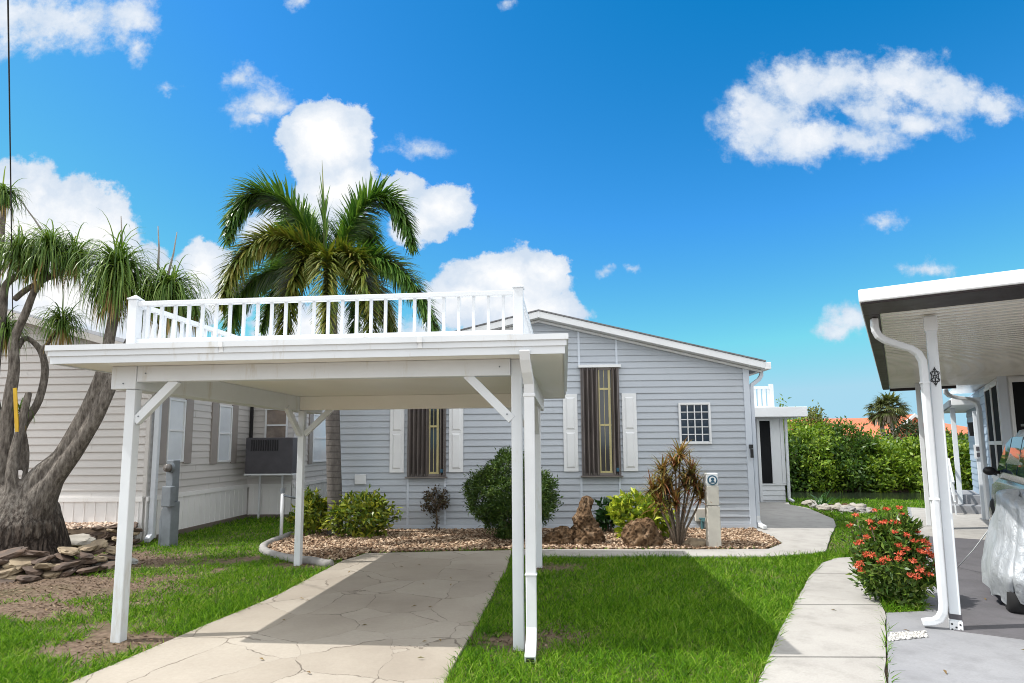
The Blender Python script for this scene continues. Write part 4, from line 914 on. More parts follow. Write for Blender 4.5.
def gsec(y, wb, wt, z0, z1): return [(wb,y,z0),(wb*.98,y,z0+(z1-z0)*.35),((wb+wt)/2,y,z0+(z1-z0)*.7),(wt,y,z1-.03),(wt*.8,y,z1),(0,y,z1+.03),(-wt*.8,y,z1),(-wt,y,z1-.03),(-(wb+wt)/2,y,z0+(z1-z0)*.7),(-wb*.98,y,z0+(z1-z0)*.35),(-wb,y,z0)]
mb = MB(); loft(mb,[gsec(-2.12,.78,.70,.98,1.08),gsec(-1.75,.84,.68,1.0,1.52),gsec(-1.3,.85,.68,1.0,1.62),gsec(-.2,.85,.68,1.0,1.65),gsec(.35,.85,.66,1.0,1.56),gsec(.85,.84,.66,.98,1.24),gsec(1.22,.80,.68,.95,1.05)],11); mb.build('cabin', m_silver, c, smooth=True)
def gx(z): return .853-.0*(z) if z < 1.2 else .853-(z-1.2)*.34
for sx in (-1,1):
    for pts in ([(-1.62,1.08),(-1.05,1.08),(-1.05,1.50),(-1.40,1.48)],[(-.98,1.08),(-.12,1.08),(-.12,1.54),(-.98,1.53)],[(-.05,1.08),(.82,1.08),(.36,1.44),(-.05,1.54)]):
        MB().extr(pts, lambda p:(sx*(gx(p[1])+.012),p[0],p[1]), lambda p:(sx*(gx(p[1])-.03),p[0],p[1])).build('side_window', m_carglass, c)
    mb = MB(); mb.rock((sx*.97,.68,1.08),(.085,.055,.06),3,3,.06); mb.box((sx*.84,.66,1.04),(sx*.95,.71,1.08)); mb.build('mirror', m_black, c, smooth=True)
    mb = MB(); mb.rock((sx*.66,2.03,.70),(.16,.12,.08),5,2,.05); mb.build('headlight', m_lamp, c, smooth=True)
    for y in (-1.38,1.38):
        mb = MB(); mb.tube([(sx*.72,y,.33),(sx*.76,y,.33),(sx*.90,y,.33),(sx*.925,y,.33)],[.28,.33,.33,.29],26); w = mb.build('wheel', m_rubber, c, smooth=True)
        mb = MB(); mb.tube([(sx*.926,y,.33),(sx*.935,y,.33)],.20,20)
        for k in range(5): a = k*2*math.pi/5; mb.bar((sx*.937,y,.33),(sx*.937,y+.2*math.cos(a),.33+.2*math.sin(a)),.05,.02,(sx,0,0))
        mb.build('rim', m_chrome, w)
MB().poly([(-.70,.47,1.50),(.70,.47,1.50),(.76,1.12,1.10),(-.76,1.12,1.10)]).build('windscreen', m_carglass, c)
mb = MB(); mb.box((-.3,-2.27,.62),(.3,-2.24,.76)); mb.build('number_plate', m_trim, c)
for sx in (-1,1): MB().bar((sx*.60,-1.6,1.655),(sx*.60,.1,1.69),.03,.03).build('roof_rail', m_black, c)

# covered vehicle in front of it
c = thing('covered_vehicle', 'crumpled silvery cover over a small vehicle at the right edge', 'covered vehicle', Q.w(.69,1.55), -Q.t)
def cover_mesh():
    mb = MB(); nu, nv = 96, 30; V = []
    for j in range(nv+1):
        t = j/nv
        for i in range(nu):
            a = 2*math.pi*i/nu; ca, sa = math.cos(a), math.sin(a); e = .62
            ux = math.copysign(abs(ca)**e,ca); uy = math.copysign(abs(sa)**e,sa)
            if t < .78:
                k = t/.78; z = .14+k*(.98+.12*math.cos(uy*1.2)); w = .36-.17*k; l = 1.22-.16*k**1.5
                f = (1-k*.75); w += f*.025*(math.sin(a*13+math.sin(k*3)*1.2)+.6*math.sin(a*23+1+k*2)); l += f*.03*math.sin(a*17+k*2.2)
                z += .03*math.sin(a*9)*(1-k)
                tuck = 1-.16*max(0,1-k*4); w *= tuck; l *= tuck
            else:
                k = (t-.78)/.22; s_ = math.cos(k*math.pi/2); w, l = .19*s_, 1.06*s_; z = .14+.98+.12*math.cos(uy*1.2)+.10*math.sin(k*math.pi/2)
            nz = noise.noise(Vector((ux*1.6,uy*2.6,t*3)))*.04+abs(noise.noise(Vector((ux*3,uy*6,t*4+ux*2))))*.035
            l *= .74; fz = .90*(1-.36*max(0,uy)*t); ww = (w+nz)*(1-.40*max(0,uy)*t)
            V.append((ux*ww-.10*t*min(0,ux)*.6,uy*(l+nz),(z+nz*.6)*fz*.97))
    F_ = [(j*nu+i,j*nu+(i+1)%nu,(j+1)*nu+(i+1)%nu,(j+1)*nu+i) for j in range(nv) for i in range(nu)]
    mb.add(V,F_); return mb
m_cover, nt, b, o = newmat('silver_cover_cloth'); n = noise_tex(nt, 3.2, 8, .65, mapping(nt,(1.5,1.5,.8)), 1.2); w_ = noise_tex(nt, 14, 6, .6, mapping(nt,(1,1,.5)), 1.5)
nt.links.new(ramp(nt, n.outputs[0], [(.3,(.36,.39,.42)),(.7,(.52,.55,.58))]), b.inputs['Base Color']); b.inputs['Roughness'].default_value = .38; b.inputs['Metallic'].default_value = .25; b.inputs['Specular IOR Level'].default_value = .6
bump(nt, b, math_n(nt,'ADD',n.outputs[0],math_n(nt,'MULTIPLY',w_.outputs[0],.22)), .75, .05)
cover_mesh().build('cover', m_cover, c, smooth=True)
for sx,sy in ((-.16,-.58),(.16,-.58),(-.16,.60),(.16,.60)):
    mb = MB(); mb.tube([(sx-.07,sy,.20),(sx-.05,sy,.20),(sx+.05,sy,.20),(sx+.07,sy,.20)],[.16,.20,.20,.16],22); w = mb.build('tyre', m_rubber, c, smooth=True)
    MB().tube([(sx-.075,sy,.20),(sx+.075,sy,.20)],.09,16).build('hub', m_chrome, w)
a_ = gr(958,567,.04); b_ = at(990,528,Q.w(.62,2.35).y); c_ = at(1010,498,Q.w(.72,2.2).y)
mb = MB(); mb.tube([a_,a_.lerp(b_,.5)-Vector((0,0,.02)),b_,c_],.007,6)
props(mb.build('tie_cord', m_pipe, smooth=True), 'thin white cord tied from the slab over the silvery cover', 'cord')

# ------------------------------------------------------------------ bed furniture
g_ = gr(714,548,.02); t = thing('utility_post', 'weathered cream utility post with round blue badge in the bark mulch', 'utility post', (g_.x,g_.y,0), R(-4))
mb = MB(); mb.box((-.10,-.085,-.1),(.10,.085,.68)); mb.build('lower_post', m_pedestal, t, bevel=.008)
MB().box((-.095,-.08,.695),(.095,.08,1.00)).build('upper_post', m_pedestal, t, bevel=.008)
MB().box((-.092,-.075,1.002),(.092,.075,1.205)).build('head', m_trim, t, bevel=.01)
mb = MB(); mb.tube([(0,-.078,1.095),(0,-.090,1.095)],.078,28); o = mb.build('badge', m_badge, t)
mb = MB(); mb.tube([(0,-.0905,1.095),(0,-.094,1.095)],.057,28); mb.build('badge_face', m_trim, o)
mb = MB(); mb.tube([(0,-.0945,1.11),(0,-.098,1.11)],.026,20); mb.extr([(-.042,-.034),(.042,-.034),(.02,-.008),(-.02,-.008)], lambda p:(p[0],-.0945,1.09+p[1]), lambda p:(p[0],-.098,1.09+p[1])); mb.build('badge_mark', m_badge, o)

def rockthing(px, py, size, seed, label, mat, amp=.3, fr=1.4, sub=4, up=.55, rot=0., group=None):
    g = gr(px,py,.02); o = MB().rock((0,0,size[2]*up),size,seed,sub,amp,fr,rot=rot).build('rock', mat, smooth=True); o.location = (g.x,g.y,.0); return props(o, label, 'rock', group)
# tall coral rock: a leaning spire
mb = MB(); NR, NU = 46, 60
prof_t = [0,.12,.3,.5,.68,.82,.92,.98,1.0]; prof_r = [.30,.33,.30,.22,.155,.135,.12,.085,.01]; V = []
for i in range(NR+1):
    tt = i/NR; r0_ = float(np.interp(tt,prof_t,prof_r))
    for j in range(NU):
        a = 2*math.pi*j/NU; ca,sa = math.cos(a),math.sin(a); q_ = Vector((ca*1.6,sa*1.6,tt*4.2)); k = 1+.38*noise.noise(q_)+.24*noise.noise(q_*2.3)+.16*noise.noise(q_*5)-.16*abs(noise.noise(q_*3.3+Vector((5,1,2))))
        V.append((ca*r0_*k*.86-.05*tt+.03*math.sin(tt*8), sa*r0_*k*.8, -.05+.86*tt+.02*noise.noise(q_*4)))
mb.add(V,[(i*NU+j,i*NU+(j+1)%NU,(i+1)*NU+(j+1)%NU,(i+1)*NU+j) for i in range(NR) for j in range(NU)]+[tuple(NR*NU+j for j in range(NU))])
o = mb.build('rock', m_coral, smooth=True); o.location = (gr(588,544,.02).x,gr(588,544,.02).y,0)
props(o, 'tall brown pitted coral rock standing upright near the carport post', 'rock')
rockthing(562,544,(.30,.22,.18),11,'low brown rubbly rock mound beside the tall coral rock',m_coral,.42,1.9,5,.45)
rockthing(642,546,(.30,.24,.28),23,'squat rough brown rock in front of the yellow-green shrub',m_coral,.30,1.7,5,.55)
rockthing(696,546,(.20,.15,.10),31,'small flat ochre rock between the red-leaved plant and the utility post',m_slate2,.25,1.5,4,.5)

def bush(name, label, cat, loc, parts_): 
    t = thing(name, label, cat, loc)
    for pn, npm, mat in parts_: npm.build(pn, mat, t)
    return t
def stems(mat, t, n, h, spread, r=.012, name='stem', seed=0, z0=-.05):
    rr = random.Random(seed); mb = MB()
    for i in range(n):
        a = rr.uniform(0,6.28); s_ = rr.uniform(.3,1)*spread; k = rr.uniform(.7,1)
        mb.tube([(math.cos(a)*s_*.15,math.sin(a)*s_*.15,z0),(math.cos(a)*s_*.5,math.sin(a)*s_*.5,h*k*.55),(math.cos(a)*s_,math.sin(a)*s_,h*k)],[r,r*.8,r*.4],6)
    mb.build(name, mat, t, smooth=True)
m_stem = bark('shrub_stem',(.16,.12,.09),(.28,.23,.18),(20,20,8),.4)
m_dkgreen = foliage('dark_globe_leaves',[(.02,.055,.010),(.038,.085,.013),(.075,.135,.02),(.16,.22,.035)],.2,.45)
m_croton = foliage('croton_leaves',[(.03,.07,.012),(.09,.15,.016),(.24,.27,.025),(.48,.45,.06)],.25,.4)
m_yelgreen = foliage('yellow_green_leaves',[(.06,.14,.015),(.22,.32,.025),(.45,.52,.05),(.62,.62,.12)],.3,.4)
m_green = foliage('mid_green_leaves',[(.015,.05,.012),(.03,.10,.02),(.06,.15,.03)],.2,.4)
m_redleaf = foliage('cordyline_leaves',[(.20,.05,.035),(.24,.10,.045),(.28,.18,.06),(.16,.17,.05),(.48,.42,.16)],.3,.4)
m_dry = foliage('sparse_brown_leaves',[(.05,.035,.02),(.09,.06,.035),(.06,.075,.03)],.15,.6)
m_ixora = foliage('ixora_leaves',[(.025,.07,.012),(.06,.125,.018),(.12,.19,.028),(.22,.24,.06)],.2,.35)
m_red = foliage('ixora_flowers',[(.55,.06,.03),(.70,.14,.07),(.78,.27,.14)],.25,.5)

# globe shrub behind the right post
g = gr(512,540,.02); t = thing('round_shrub', 'dense dark green globe shrub behind the carport downspout', 'shrub', (g.x,g.y,0))
npm = NP(); crown(npm,(0,0,.79),(.76,.68,.68),700,26,.075,.020,.05,.84,.15); crown(npm,(.05,0,.80),(.6,.5,.55),120,20,.09,.03,.15,.4); npm.build('foliage', m_dkgreen, t); stems(m_stem,t,9,.8,.45,.02,seed=2)
# thin topiary
g = gr(436,531,.02); t = thing('small_tree', 'thin stemmed sapling with a small sparse brownish head below the window', 'small tree', (g.x,g.y,0))
npm = NP(); crown(npm,(0,0,.62),(.25,.22,.24),60,11,.06,.035,.16,.5,.1); leaf(npm, np.array([[0,0,.18]])+rng.normal(size=(40,3))*np.array([.06,.06,.09]), rdir(40), rdir(40), .05,.03); npm.build('foliage', m_dry, t)
mb = MB(); mb.tube([(0,0,-.05),(.02,0,.25),(-.01,0,.5),(0,.0,.7)],[.022,.018,.014,.006],7)
for i in range(9): a = i*2.4; mb.tube([(0,0,.40+i*.02),(.12*math.cos(a),.12*math.sin(a),.55+i*.02),(.2*math.cos(a),.2*math.sin(a),.62+i*.025)],[.008,.006,.003],5)
mb.build('trunk', m_stem, t, smooth=True)
def leafy(name, label, loc, rad, cz, mat, n, per, L, Wd, seed, cat='shrub'):
    t = thing(name, label, cat, (loc.x,loc.y,0)); npm = NP(); crown(npm,(0,0,cz),rad,n,per,L,Wd,.13,.45,.3); npm.build('foliage', mat, t); stems(m_stem,t,8,cz*1.1,rad[0]*.7,.012,seed=seed); return t
leafy('croton_shrub','yellow and dark green croton shrub to the right of the foxtail palm trunk',gr(362,537,.02),(.56,.40,.36),.40,m_croton,110,16,.13,.05,4)
leafy('croton_shrub','yellow and dark green croton shrub to the left of the foxtail palm trunk',gr(312,535,.02),(.34,.34,.36),.38,m_croton,70,16,.13,.05,5)
leafy('leafy_shrub','bright yellow-green leafy shrub behind the squat rough rock',gr(643,538,.02),(.50,.40,.40),.40,m_yelgreen,100,14,.14,.065,6)
leafy('leafy_shrub','small deep green plant between the tall coral rock and yellow-green shrub',gr(609,533,.02),(.20,.18,.24),.40,m_green,36,12,.12,.06,7)
# cordyline
g = gr(678,546,.02); t = thing('cordyline_plant', 'red and bronze spiky cordyline beside the cream utility post', 'plant', (g.x,g.y,0))
tips = [(-.12,0,.92),(-.02,-.08,1.30),(.08,.0,1.48),(-.20,.03,1.22),(-.30,-.05,.72),(.34,.04,.98),(-.24,-.1,.98),(.24,-.05,1.18),(-.05,-.12,.72),(.40,.0,.80),(-.36,.06,.90),(.18,.05,1.0)]
mb = MB()
for i,(x,y,z) in enumerate(tips): mb.tube([(x*.12,y*.12,-.03),(x*.35,y*.5,z*.35),(x*.8,y*.9,z*.75),(x,y,z)],[.022,.019,.016,.012],7)
mb.build('stem', m_stem, t, smooth=True)
for i,(x,y,z) in enumerate(tips):
    npm = NP(); n = 95; D = rdir(n); D[:,2] = np.abs(D[:,2])*1.2-.22; strap(npm, np.tile(np.array([[x,y,z]]),(n,1))+rng.normal(size=(n,3))*np.array([.012,.012,.05]), D, rng.uniform(.24,.40,n), .034, rng.uniform(.05,.8,n), 4); npm.build('leaf_rosette', m_redleaf, t)
# ixora
g = gr(899,606,.02); t = thing('flowering_shrub', 'red flowering ixora shrub between the walkway and the right carport post', 'shrub', (g.x+.06,g.y+.14,0)); t.scale = (.93,.93,.95)
npm = NP(); crown(npm,(0,0,.42),(.355,.33,.41),290,15,.08,.03,.11,.62,.45); crown(npm,(.1,.05,.74),(.24,.2,.17),50,12,.085,.032,.12,.5,.5)
FP = []
for i in range(52):
    d = rdir(1)[0]; d[2] = abs(d[2])*.9-.15; d[1] = -abs(d[1]) if rnd.random() < .75 else d[1]; d = d/np.linalg.norm(d); FP.append((d[0]*.38,d[1]*.36,.42+d[2]*.44))
for i,(x,y,z) in enumerate([(-.32,.1,.92),(-.22,.0,.86),(-.10,.1,.97),(.05,.12,.98),(.14,.05,1.0),(-.36,.15,.80),(.22,.1,.92)]):
    n = 26; leaf(npm, np.array([[x,y,z-.14]])+rng.normal(size=(n,3))*np.array([.05,.05,.07]), rdir(n)+np.array([0,0,.5]), rdir(n)+np.array([0,0,1.]), .085,.032); FP.append((x,y,z))
npm.build('foliage', m_ixora, t)
mb = MB()
for i,(x,y,z) in enumerate(FP[-7:]): mb.tube([(x*.2,y*.2,.1),(x*.7,y*.7,z*.6),(x,y,z-.02)],[.012,.009,.006],6)
mb.build('stem', m_stem, t, smooth=True)
for (x,y,z) in FP:
    npm = NP(); n = 34; D = rdir(n); D[:,2] = np.abs(D[:,2])*.8; o_ = np.array([x,y,z]); o_n = np.array([x,y,(z-.4)]); o_n = o_n/np.linalg.norm(o_n); D = nrm(D+o_n*.7)
    leaf(npm, o_+D*rng.uniform(.01,.045,(n,1)), D+rdir(n)*.9, D, .028, .016); npm.build('flower_cluster', m_red, t)

# ------------------------------------------------------------------ foxtail palm
YP = 11.58; g = gr(333.5,536,.02); t = thing('foxtail_palm', 'grey trunked palm with bushy arching fronds behind the carport', 'palm tree', (g.x,YP,0)); ox = g.x
m_ptrunk = bark('palm_trunk',(.095,.085,.08),(.16,.145,.135),(7,7,3),.3,ring=2.6,cells=False)
hub = at(331,276,YP)
mb = MB(); zz = np.linspace(-.05,hub.z-.75,16); mb.tube([((hub.x-ox)*k/15,0,z) for k,z in enumerate(zz)],[.165,.15,.14]+[.135]*13,20,wob=.05); mb.build('trunk', m_ptrunk, t, smooth=True)
mb = MB(); mb.tube([(hub.x-ox,0,hub.z-.76),(hub.x-ox,0,hub.z-.6),(hub.x-ox,0,hub.z-.1),(hub.x-ox,0,hub.z+.25)],[.14,.15,.11,.05],16); mb.build('crownshaft', paint('palm_crownshaft',(.16,.24,.07),(.11,.17,.05),6,.5), t, smooth=True)
m_frond = foliage('palm_leaflets',[(.022,.07,.014),(.05,.13,.02),(.10,.20,.03),(.19,.28,.055)],.3,.33,.5)
m_frondo = foliage('old_palm_leaflets',[(.045,.085,.012),(.095,.14,.018),(.15,.165,.025),(.24,.19,.045)],.28,.4,.4)
m_rach = paint('palm_rachis',(.14,.16,.05),(.10,.11,.04),5,.5)
def frond(p1, p2, end, dy, mat, n=100, wl=.58, straight=0):
    P0 = hub-Vector((ox,YP,0)); f = lambda p,d: at(p[0],p[1],YP+d)-Vector((ox,YP,0))
    P1, P2, P3 = f(p1,dy*.25), f(p2,dy*.8), f(end,dy)
    def bz(s_): return P0*(1-s_)**3+P1*3*s_*(1-s_)**2+P2*3*s_*s_*(1-s_)+P3*s_**3
    pts = [bz(i/20) for i in range(21)]; mb = MB(); mb.tube(pts,[.03*(1-.85*i/20)+.004 for i in range(21)],7); o = mb.build('frond', m_rach, t, smooth=True)
    npm = NP(); ts = np.linspace(.13,1.0,n)
    for ang in (12,60,120,168,205,335,270):
        s_ = np.clip(ts+rng.uniform(-.008,.008,n),0,1); P = np.array([bz(x) for x in s_]); T = nrm(np.array([bz(min(1,x+.01))-bz(x-.01) for x in s_]))
        sd_ = nrm(np.cross(T,np.array([[0,0,1.]]))+1e-5); u_ = np.cross(sd_,T); a = np.radians(ang+rng.uniform(-16,16,n)); rad = sd_*np.cos(a)[:,None]+u_*np.sin(a)[:,None]
        L = wl*(np.sin(np.pi*np.clip(.12+.80*s_,0,1))**.6)*rng.uniform(.8,1.12,n); D = nrm(T*.72+rad*.8)
        strap(npm,P,D,L,.052,rng.uniform(.3,1.0,n),3,None,.12)
    npm.build('leaflets', mat, o)
for a in (((295,185),(240,165),(228,238),-.4,m_frond),((355,190),(398,171),(412,246),-.3,m_frond),((300,228),(238,216),(222,305),-1.5,m_frondo),((365,245),(408,250),(436,332),-.7,m_frond),
          ((300,262),(225,258),(232,345),.7,m_frond),((350,262),(384,272),(394,345),.9,m_frondo),((326,236),(326,262),(326,350),-2.0,m_frondo),((310,240),(285,262),(283,352),-1.2,m_frondo),((342,235),(372,250),(372,348),-1.3,m_frondo),
          ((345,235),(365,250),(352,340),1.5,m_frond),((305,230),(280,250),(262,330),1.4,m_frond),((318,205),(290,200),(272,262),1.9,m_frond),((342,200),(368,210),(380,270),1.8,m_frond)): frond(*a)
mb = MB(); a = at(326,270,YP); b = at(322,160,YP); mb.tube([a-Vector((ox,YP,0)),a.lerp(b,.5)-Vector((ox,YP,0)),b-Vector((ox,YP,0))],[.05,.03,.004],7); o = mb.build('spear_leaf', m_rach, t, smooth=True)
npm = NP(); n = 70; s_ = rng.uniform(0,.6,n); P = np.array([a.lerp(b,x)-Vector((ox,YP,0)) for x in s_]); strap(npm,P,rdir(n)*np.array([.35,.35,.1])+np.array([0,0,1.]),rng.uniform(.35,.6,n),.035,.1,3); npm.build('leaflets', m_frond, o)

# ------------------------------------------------------------------ ponytail palm
YT = 8.77; g = gr(22,567); t = thing('ponytail_palm', 'old ponytail palm with swollen dark base and drooping leaf tufts', 'palm tree', (g.x,YT,0)); ox = g.x
def pony_bark():
    m, nt, b, o = newmat('ponytail_bark'); tcv = nd(nt,'ShaderNodeTexCoord'); sp_ = nd(nt,'ShaderNodeSeparateXYZ'); nt.links.new(tcv.outputs['Object'], sp_.inputs[0])
    n = noise_tex(nt, 3, 7, .68, mapping(nt,(9,9,2.2))); n2_ = noise_tex(nt, 1.3, 4, .6, mapping(nt,(6,6,2)))
    v = nd(nt,'ShaderNodeTexVoronoi',feature='DISTANCE_TO_EDGE'); v.inputs['Scale'].default_value = 1.6
    ad = nd(nt,'ShaderNodeVectorMath',operation='MULTIPLY_ADD'); nt.links.new(n2_.outputs[1], ad.inputs[0]); ad.inputs[1].default_value = (1.1,1.1,1.1); nt.links.new(mapping(nt,(7,7,1.7)), ad.inputs[2]); nt.links.new(ad.outputs[0], v.inputs['Vector'])
    crk = ramp(nt, v.outputs['Distance'], [(0,(0,0,0)),(.22,(1,1,1))])
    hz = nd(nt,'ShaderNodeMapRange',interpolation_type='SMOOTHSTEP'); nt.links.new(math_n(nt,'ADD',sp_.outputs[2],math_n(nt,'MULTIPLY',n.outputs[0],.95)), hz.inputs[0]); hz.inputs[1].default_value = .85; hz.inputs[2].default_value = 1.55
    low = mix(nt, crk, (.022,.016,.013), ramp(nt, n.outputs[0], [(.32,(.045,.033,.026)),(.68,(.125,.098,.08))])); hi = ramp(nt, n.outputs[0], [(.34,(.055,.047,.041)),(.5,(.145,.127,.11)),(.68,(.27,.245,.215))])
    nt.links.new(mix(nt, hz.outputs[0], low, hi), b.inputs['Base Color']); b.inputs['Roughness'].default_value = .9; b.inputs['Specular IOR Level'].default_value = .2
    h = mix(nt, hz.outputs[0], mix(nt, .55, n.outputs[0], crk), math_n(nt,'MULTIPLY',n.outputs[0],.95)); bump(nt, b, h, 1.0, .045); return m
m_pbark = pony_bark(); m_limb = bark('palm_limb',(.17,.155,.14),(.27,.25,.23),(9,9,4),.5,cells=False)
P = lambda px,py,dy=0: at(px,py,YT+dy)-Vector((ox,YT,0))
TR = MB(); TR.tube([(0,0,-.15),(-.02,0,.05),(-.03,0,.3),(-.05,0,.6),(-.06,0,.85),(-.06,0,1.05),(-.04,0,1.2)],[.68,.61,.55,.48,.40,.30,.16],40,wob=.2)
def limb(pts, rad): 
    rad = [r*(.72 if r < .2 else 1.0) for r in rad]
    pts = [Vector(p) for p in pts]; out = []; rr = []
    for i in range(len(pts)-1):
        p0,p1,p2,p3 = pts[max(0,i-1)],pts[i],pts[i+1],pts[min(len(pts)-1,i+2)]
        for k in range(5):
            s_ = k/5; out.append(.5*((2*p1)+(p2-p0)*s_+(2*p0-5*p1+4*p2-p3)*s_*s_+(3*p1-p0-3*p2+p3)*s_**3)); rr.append(rad[i]+(rad[i+1]-rad[i])*s_)
    out.append(pts[-1]); rr.append(rad[-1]); TR.tube(out,rr,14,wob=.12,seed=len(out))
limb([P(14,545),P(22,515),P(40,482),P(62,455),P(80,425),P(93,398),P(103,370),P(110,335,.1),P(117,300,.1),P(118,276,.1)],[.45,.36,.21,.165,.15,.135,.12,.105,.09,.075])
limb([P(24,545),P(34,510,-.05),P(54,480,-.06),P(76,450,-.05),P(93,422,-.03),P(106,396),P(117,370,.1),P(131,340,.3),P(150,312,.4),P(167,290,.4)],[.36,.28,.175,.15,.135,.125,.11,.10,.085,.07])
limb([P(12,520),P(2,480),P(6,445),P(8,410),P(14,370),P(14,340),P(26,312),P(34,292),P(44,276),P(46,250)],[.22,.15,.12,.11,.10,.085,.075,.065,.055,.05])
limb([P(6,440),P(-6,400),P(-4,350),P(2,310),P(6,285),P(20,272),P(22,246)],[.11,.10,.10,.09,.07,.055,.045])
limb([P(2,320,.1),P(-3,280,.1),P(2,240,.1),P(3,195,.1)],[.08,.06,.05,.04])
limb([P(16,470,.15),P(22,430,.2),P(38,402,.25),P(45,372,.3),P(40,350,.3),P(26,338,.25),P(18,348,.1)],[.10,.075,.075,.07,.06,.055,.05])
limb([P(14,300,.1),P(26,290,.1),P(44,280,.05),P(62,272,.1),P(75,262,.1)],[.06,.06,.055,.05,.04])
limb([P(14,520,-.25),P(12,470,-.2),P(20,430,-.1),P(29,392,-.05)],[.14,.10,.075,.062])
limb([P(20,500,.1),P(27,460,.2),P(25,436,.2),P(20,415,.2)],[.06,.045,.04,.035])
limb([P(40,352,.3),P(52,338,.35),P(62,322,.35)],[.05,.04,.035])
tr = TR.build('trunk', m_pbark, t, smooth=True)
md = tr.modifiers.new('remesh','REMESH'); md.mode = 'VOXEL'; md.voxel_size = .018; md.use_smooth_shade = True
md = tr.modifiers.new('smooth','SMOOTH'); md.factor = .5; md.iterations = 4
m_pony = foliage('ponytail_leaves',[(.035,.085,.018),(.075,.15,.026),(.14,.23,.04),(.26,.33,.09)],.35,.4,.3)
m_tan = foliage('dry_ponytail_leaves',[(.20,.13,.05),(.32,.22,.08),(.42,.30,.12),(.14,.11,.05)],.2,.6)
def tuft(px, py, dy, L, n=190, dry=26, upb=.45, drp=2.3):
    n = int(n*2.3); dry = int(dry*1.3)
    p = np.array(P(px,py,dy)); npm = NP(); D = rdir(n)*np.array([1,1,.8])+np.array([0,0,upb])+np.array([0,0,.6])*(rng.random((n,1))<.35); strap(npm, p+rng.normal(size=(n,3))*np.array([.05,.05,.09])*L, D, L*rng.uniform(.5,1.15,n), .027*max(.8,L), drp*rng.uniform(.35,1.4,n), 8, None, .06)
    o = npm.build('leaf_tuft', m_pony, t)
    if dry:
        npm = NP(); D = rdir(dry)*np.array([.7,.7,.2])+np.array([0,0,-.5]); strap(npm, np.tile(p-np.array([0,0,.06]),(dry,1)), D, L*rng.uniform(.5,.95,dry), .024, 1.6, 5, None, .1); npm.build('dry_leaf', m_tan, o)
tuft(118,272,.1,.98,250,60); tuft(113,290,.0,.72,80,26); tuft(168,292,.4,.92,230,60); tuft(153,300,.5,.7,70,14); tuft(20,252,0,.70,180,18); tuft(50,250,0,.74,190,34); tuft(34,266,-.1,.5,60,8); tuft(76,256,.1,.60,110,34,.6); tuft(3,195,.1,.5,90,18,.5)
tuft(62,322,.35,.60,110,30); tuft(4,330,.15,.55,120,20); tuft(22,412,.2,.3,50,6); tuft(195,312,.8,.5,60,8)
mb = MB()
for px,py,qx,qy in ((121,262,121,216),(158,270,158,226),(168,275,177,232),(48,240,20,200)): mb.tube([P(px,py,.2),P((px+qx)/2+1,(py+qy)/2,.2),P(qx,qy,.2)],[.018,.012,.006],6)
mb.build('flower_stalk', m_limb, t, smooth=True)
mb = MB(); mb.bar(at(15,388,YT-.15),at(17,432,YT-.15),.05,.015,(0,1,0)); props(mb.build('stick', m_yel), 'yellow strip propped among the grey ponytail limbs', 'stick')

# flat stones
def stones(spots, name_label, group, mats, seed):
    rr = random.Random(seed)
    for i,(x,y,z,s_) in enumerate(spots):
        o = MB().rock((0,0,0),(s_*rr.uniform(.8,1.2),s_*rr.uniform(.55,.85),s_*.32),seed+i,3,.30,1.5,.55).build('flat_stone', rr.choice(mats)); o.location = (x,y,z); o.rotation_euler = (rr.uniform(-.3,.3),rr.uniform(-.3,.3),rr.uniform(0,6.28))
        props(o, name_label, 'stone', group)
sp1 = []; rr = random.Random(3); tb = (ox,YT)
for lay in range(4):
    n_ = (21,18,15,11)[lay]
    for i in range(n_):
        a = -math.pi*.98+math.pi*1.12*(i+rr.uniform(-.3,.3))/n_; r_ = (1.24-.12*lay)*(1+rr.uniform(-.10,.10)); sp1.append((tb[0]+math.cos(a)*r_*1.05,tb[1]+math.sin(a)*r_*.88,.04+lay*.08,rr.uniform(.12,.23)))
stones(sp1,'flat brown or grey stone stacked around the swollen palm base','stones stacked around the swollen palm base',[m_slate]*7+[m_slate2]*2+[m_slate3],40)
o = MB().rock((0,0,0),(.22,.17,.09),77,3,.25,1.4,.6).build('flat_stone', m_pale); o.location = (*gr(78,553)[:2],.20); o.rotation_euler = (.25,.1,.4); props(o,'large pale stone lying on the brown stones beside the swollen palm base','stone')
sp2 = []
for lay in range(7):
    for i in range(9):
        k = (i+rr.uniform(-.25,.25))/8; a = Vector(N.w(-2.3,-1.12)); b = Vector(N.w(.05,-.52)); p = a.lerp(b,k); sp2.append((p.x,p.y+lay*.03,.025+lay*.05,rr.uniform(.15,.22)))
stones(sp2,'thin rust brown slate layered along the raised gravel bed','slates edging the raised gravel bed',[m_slate,m_slate,m_slate2],140)
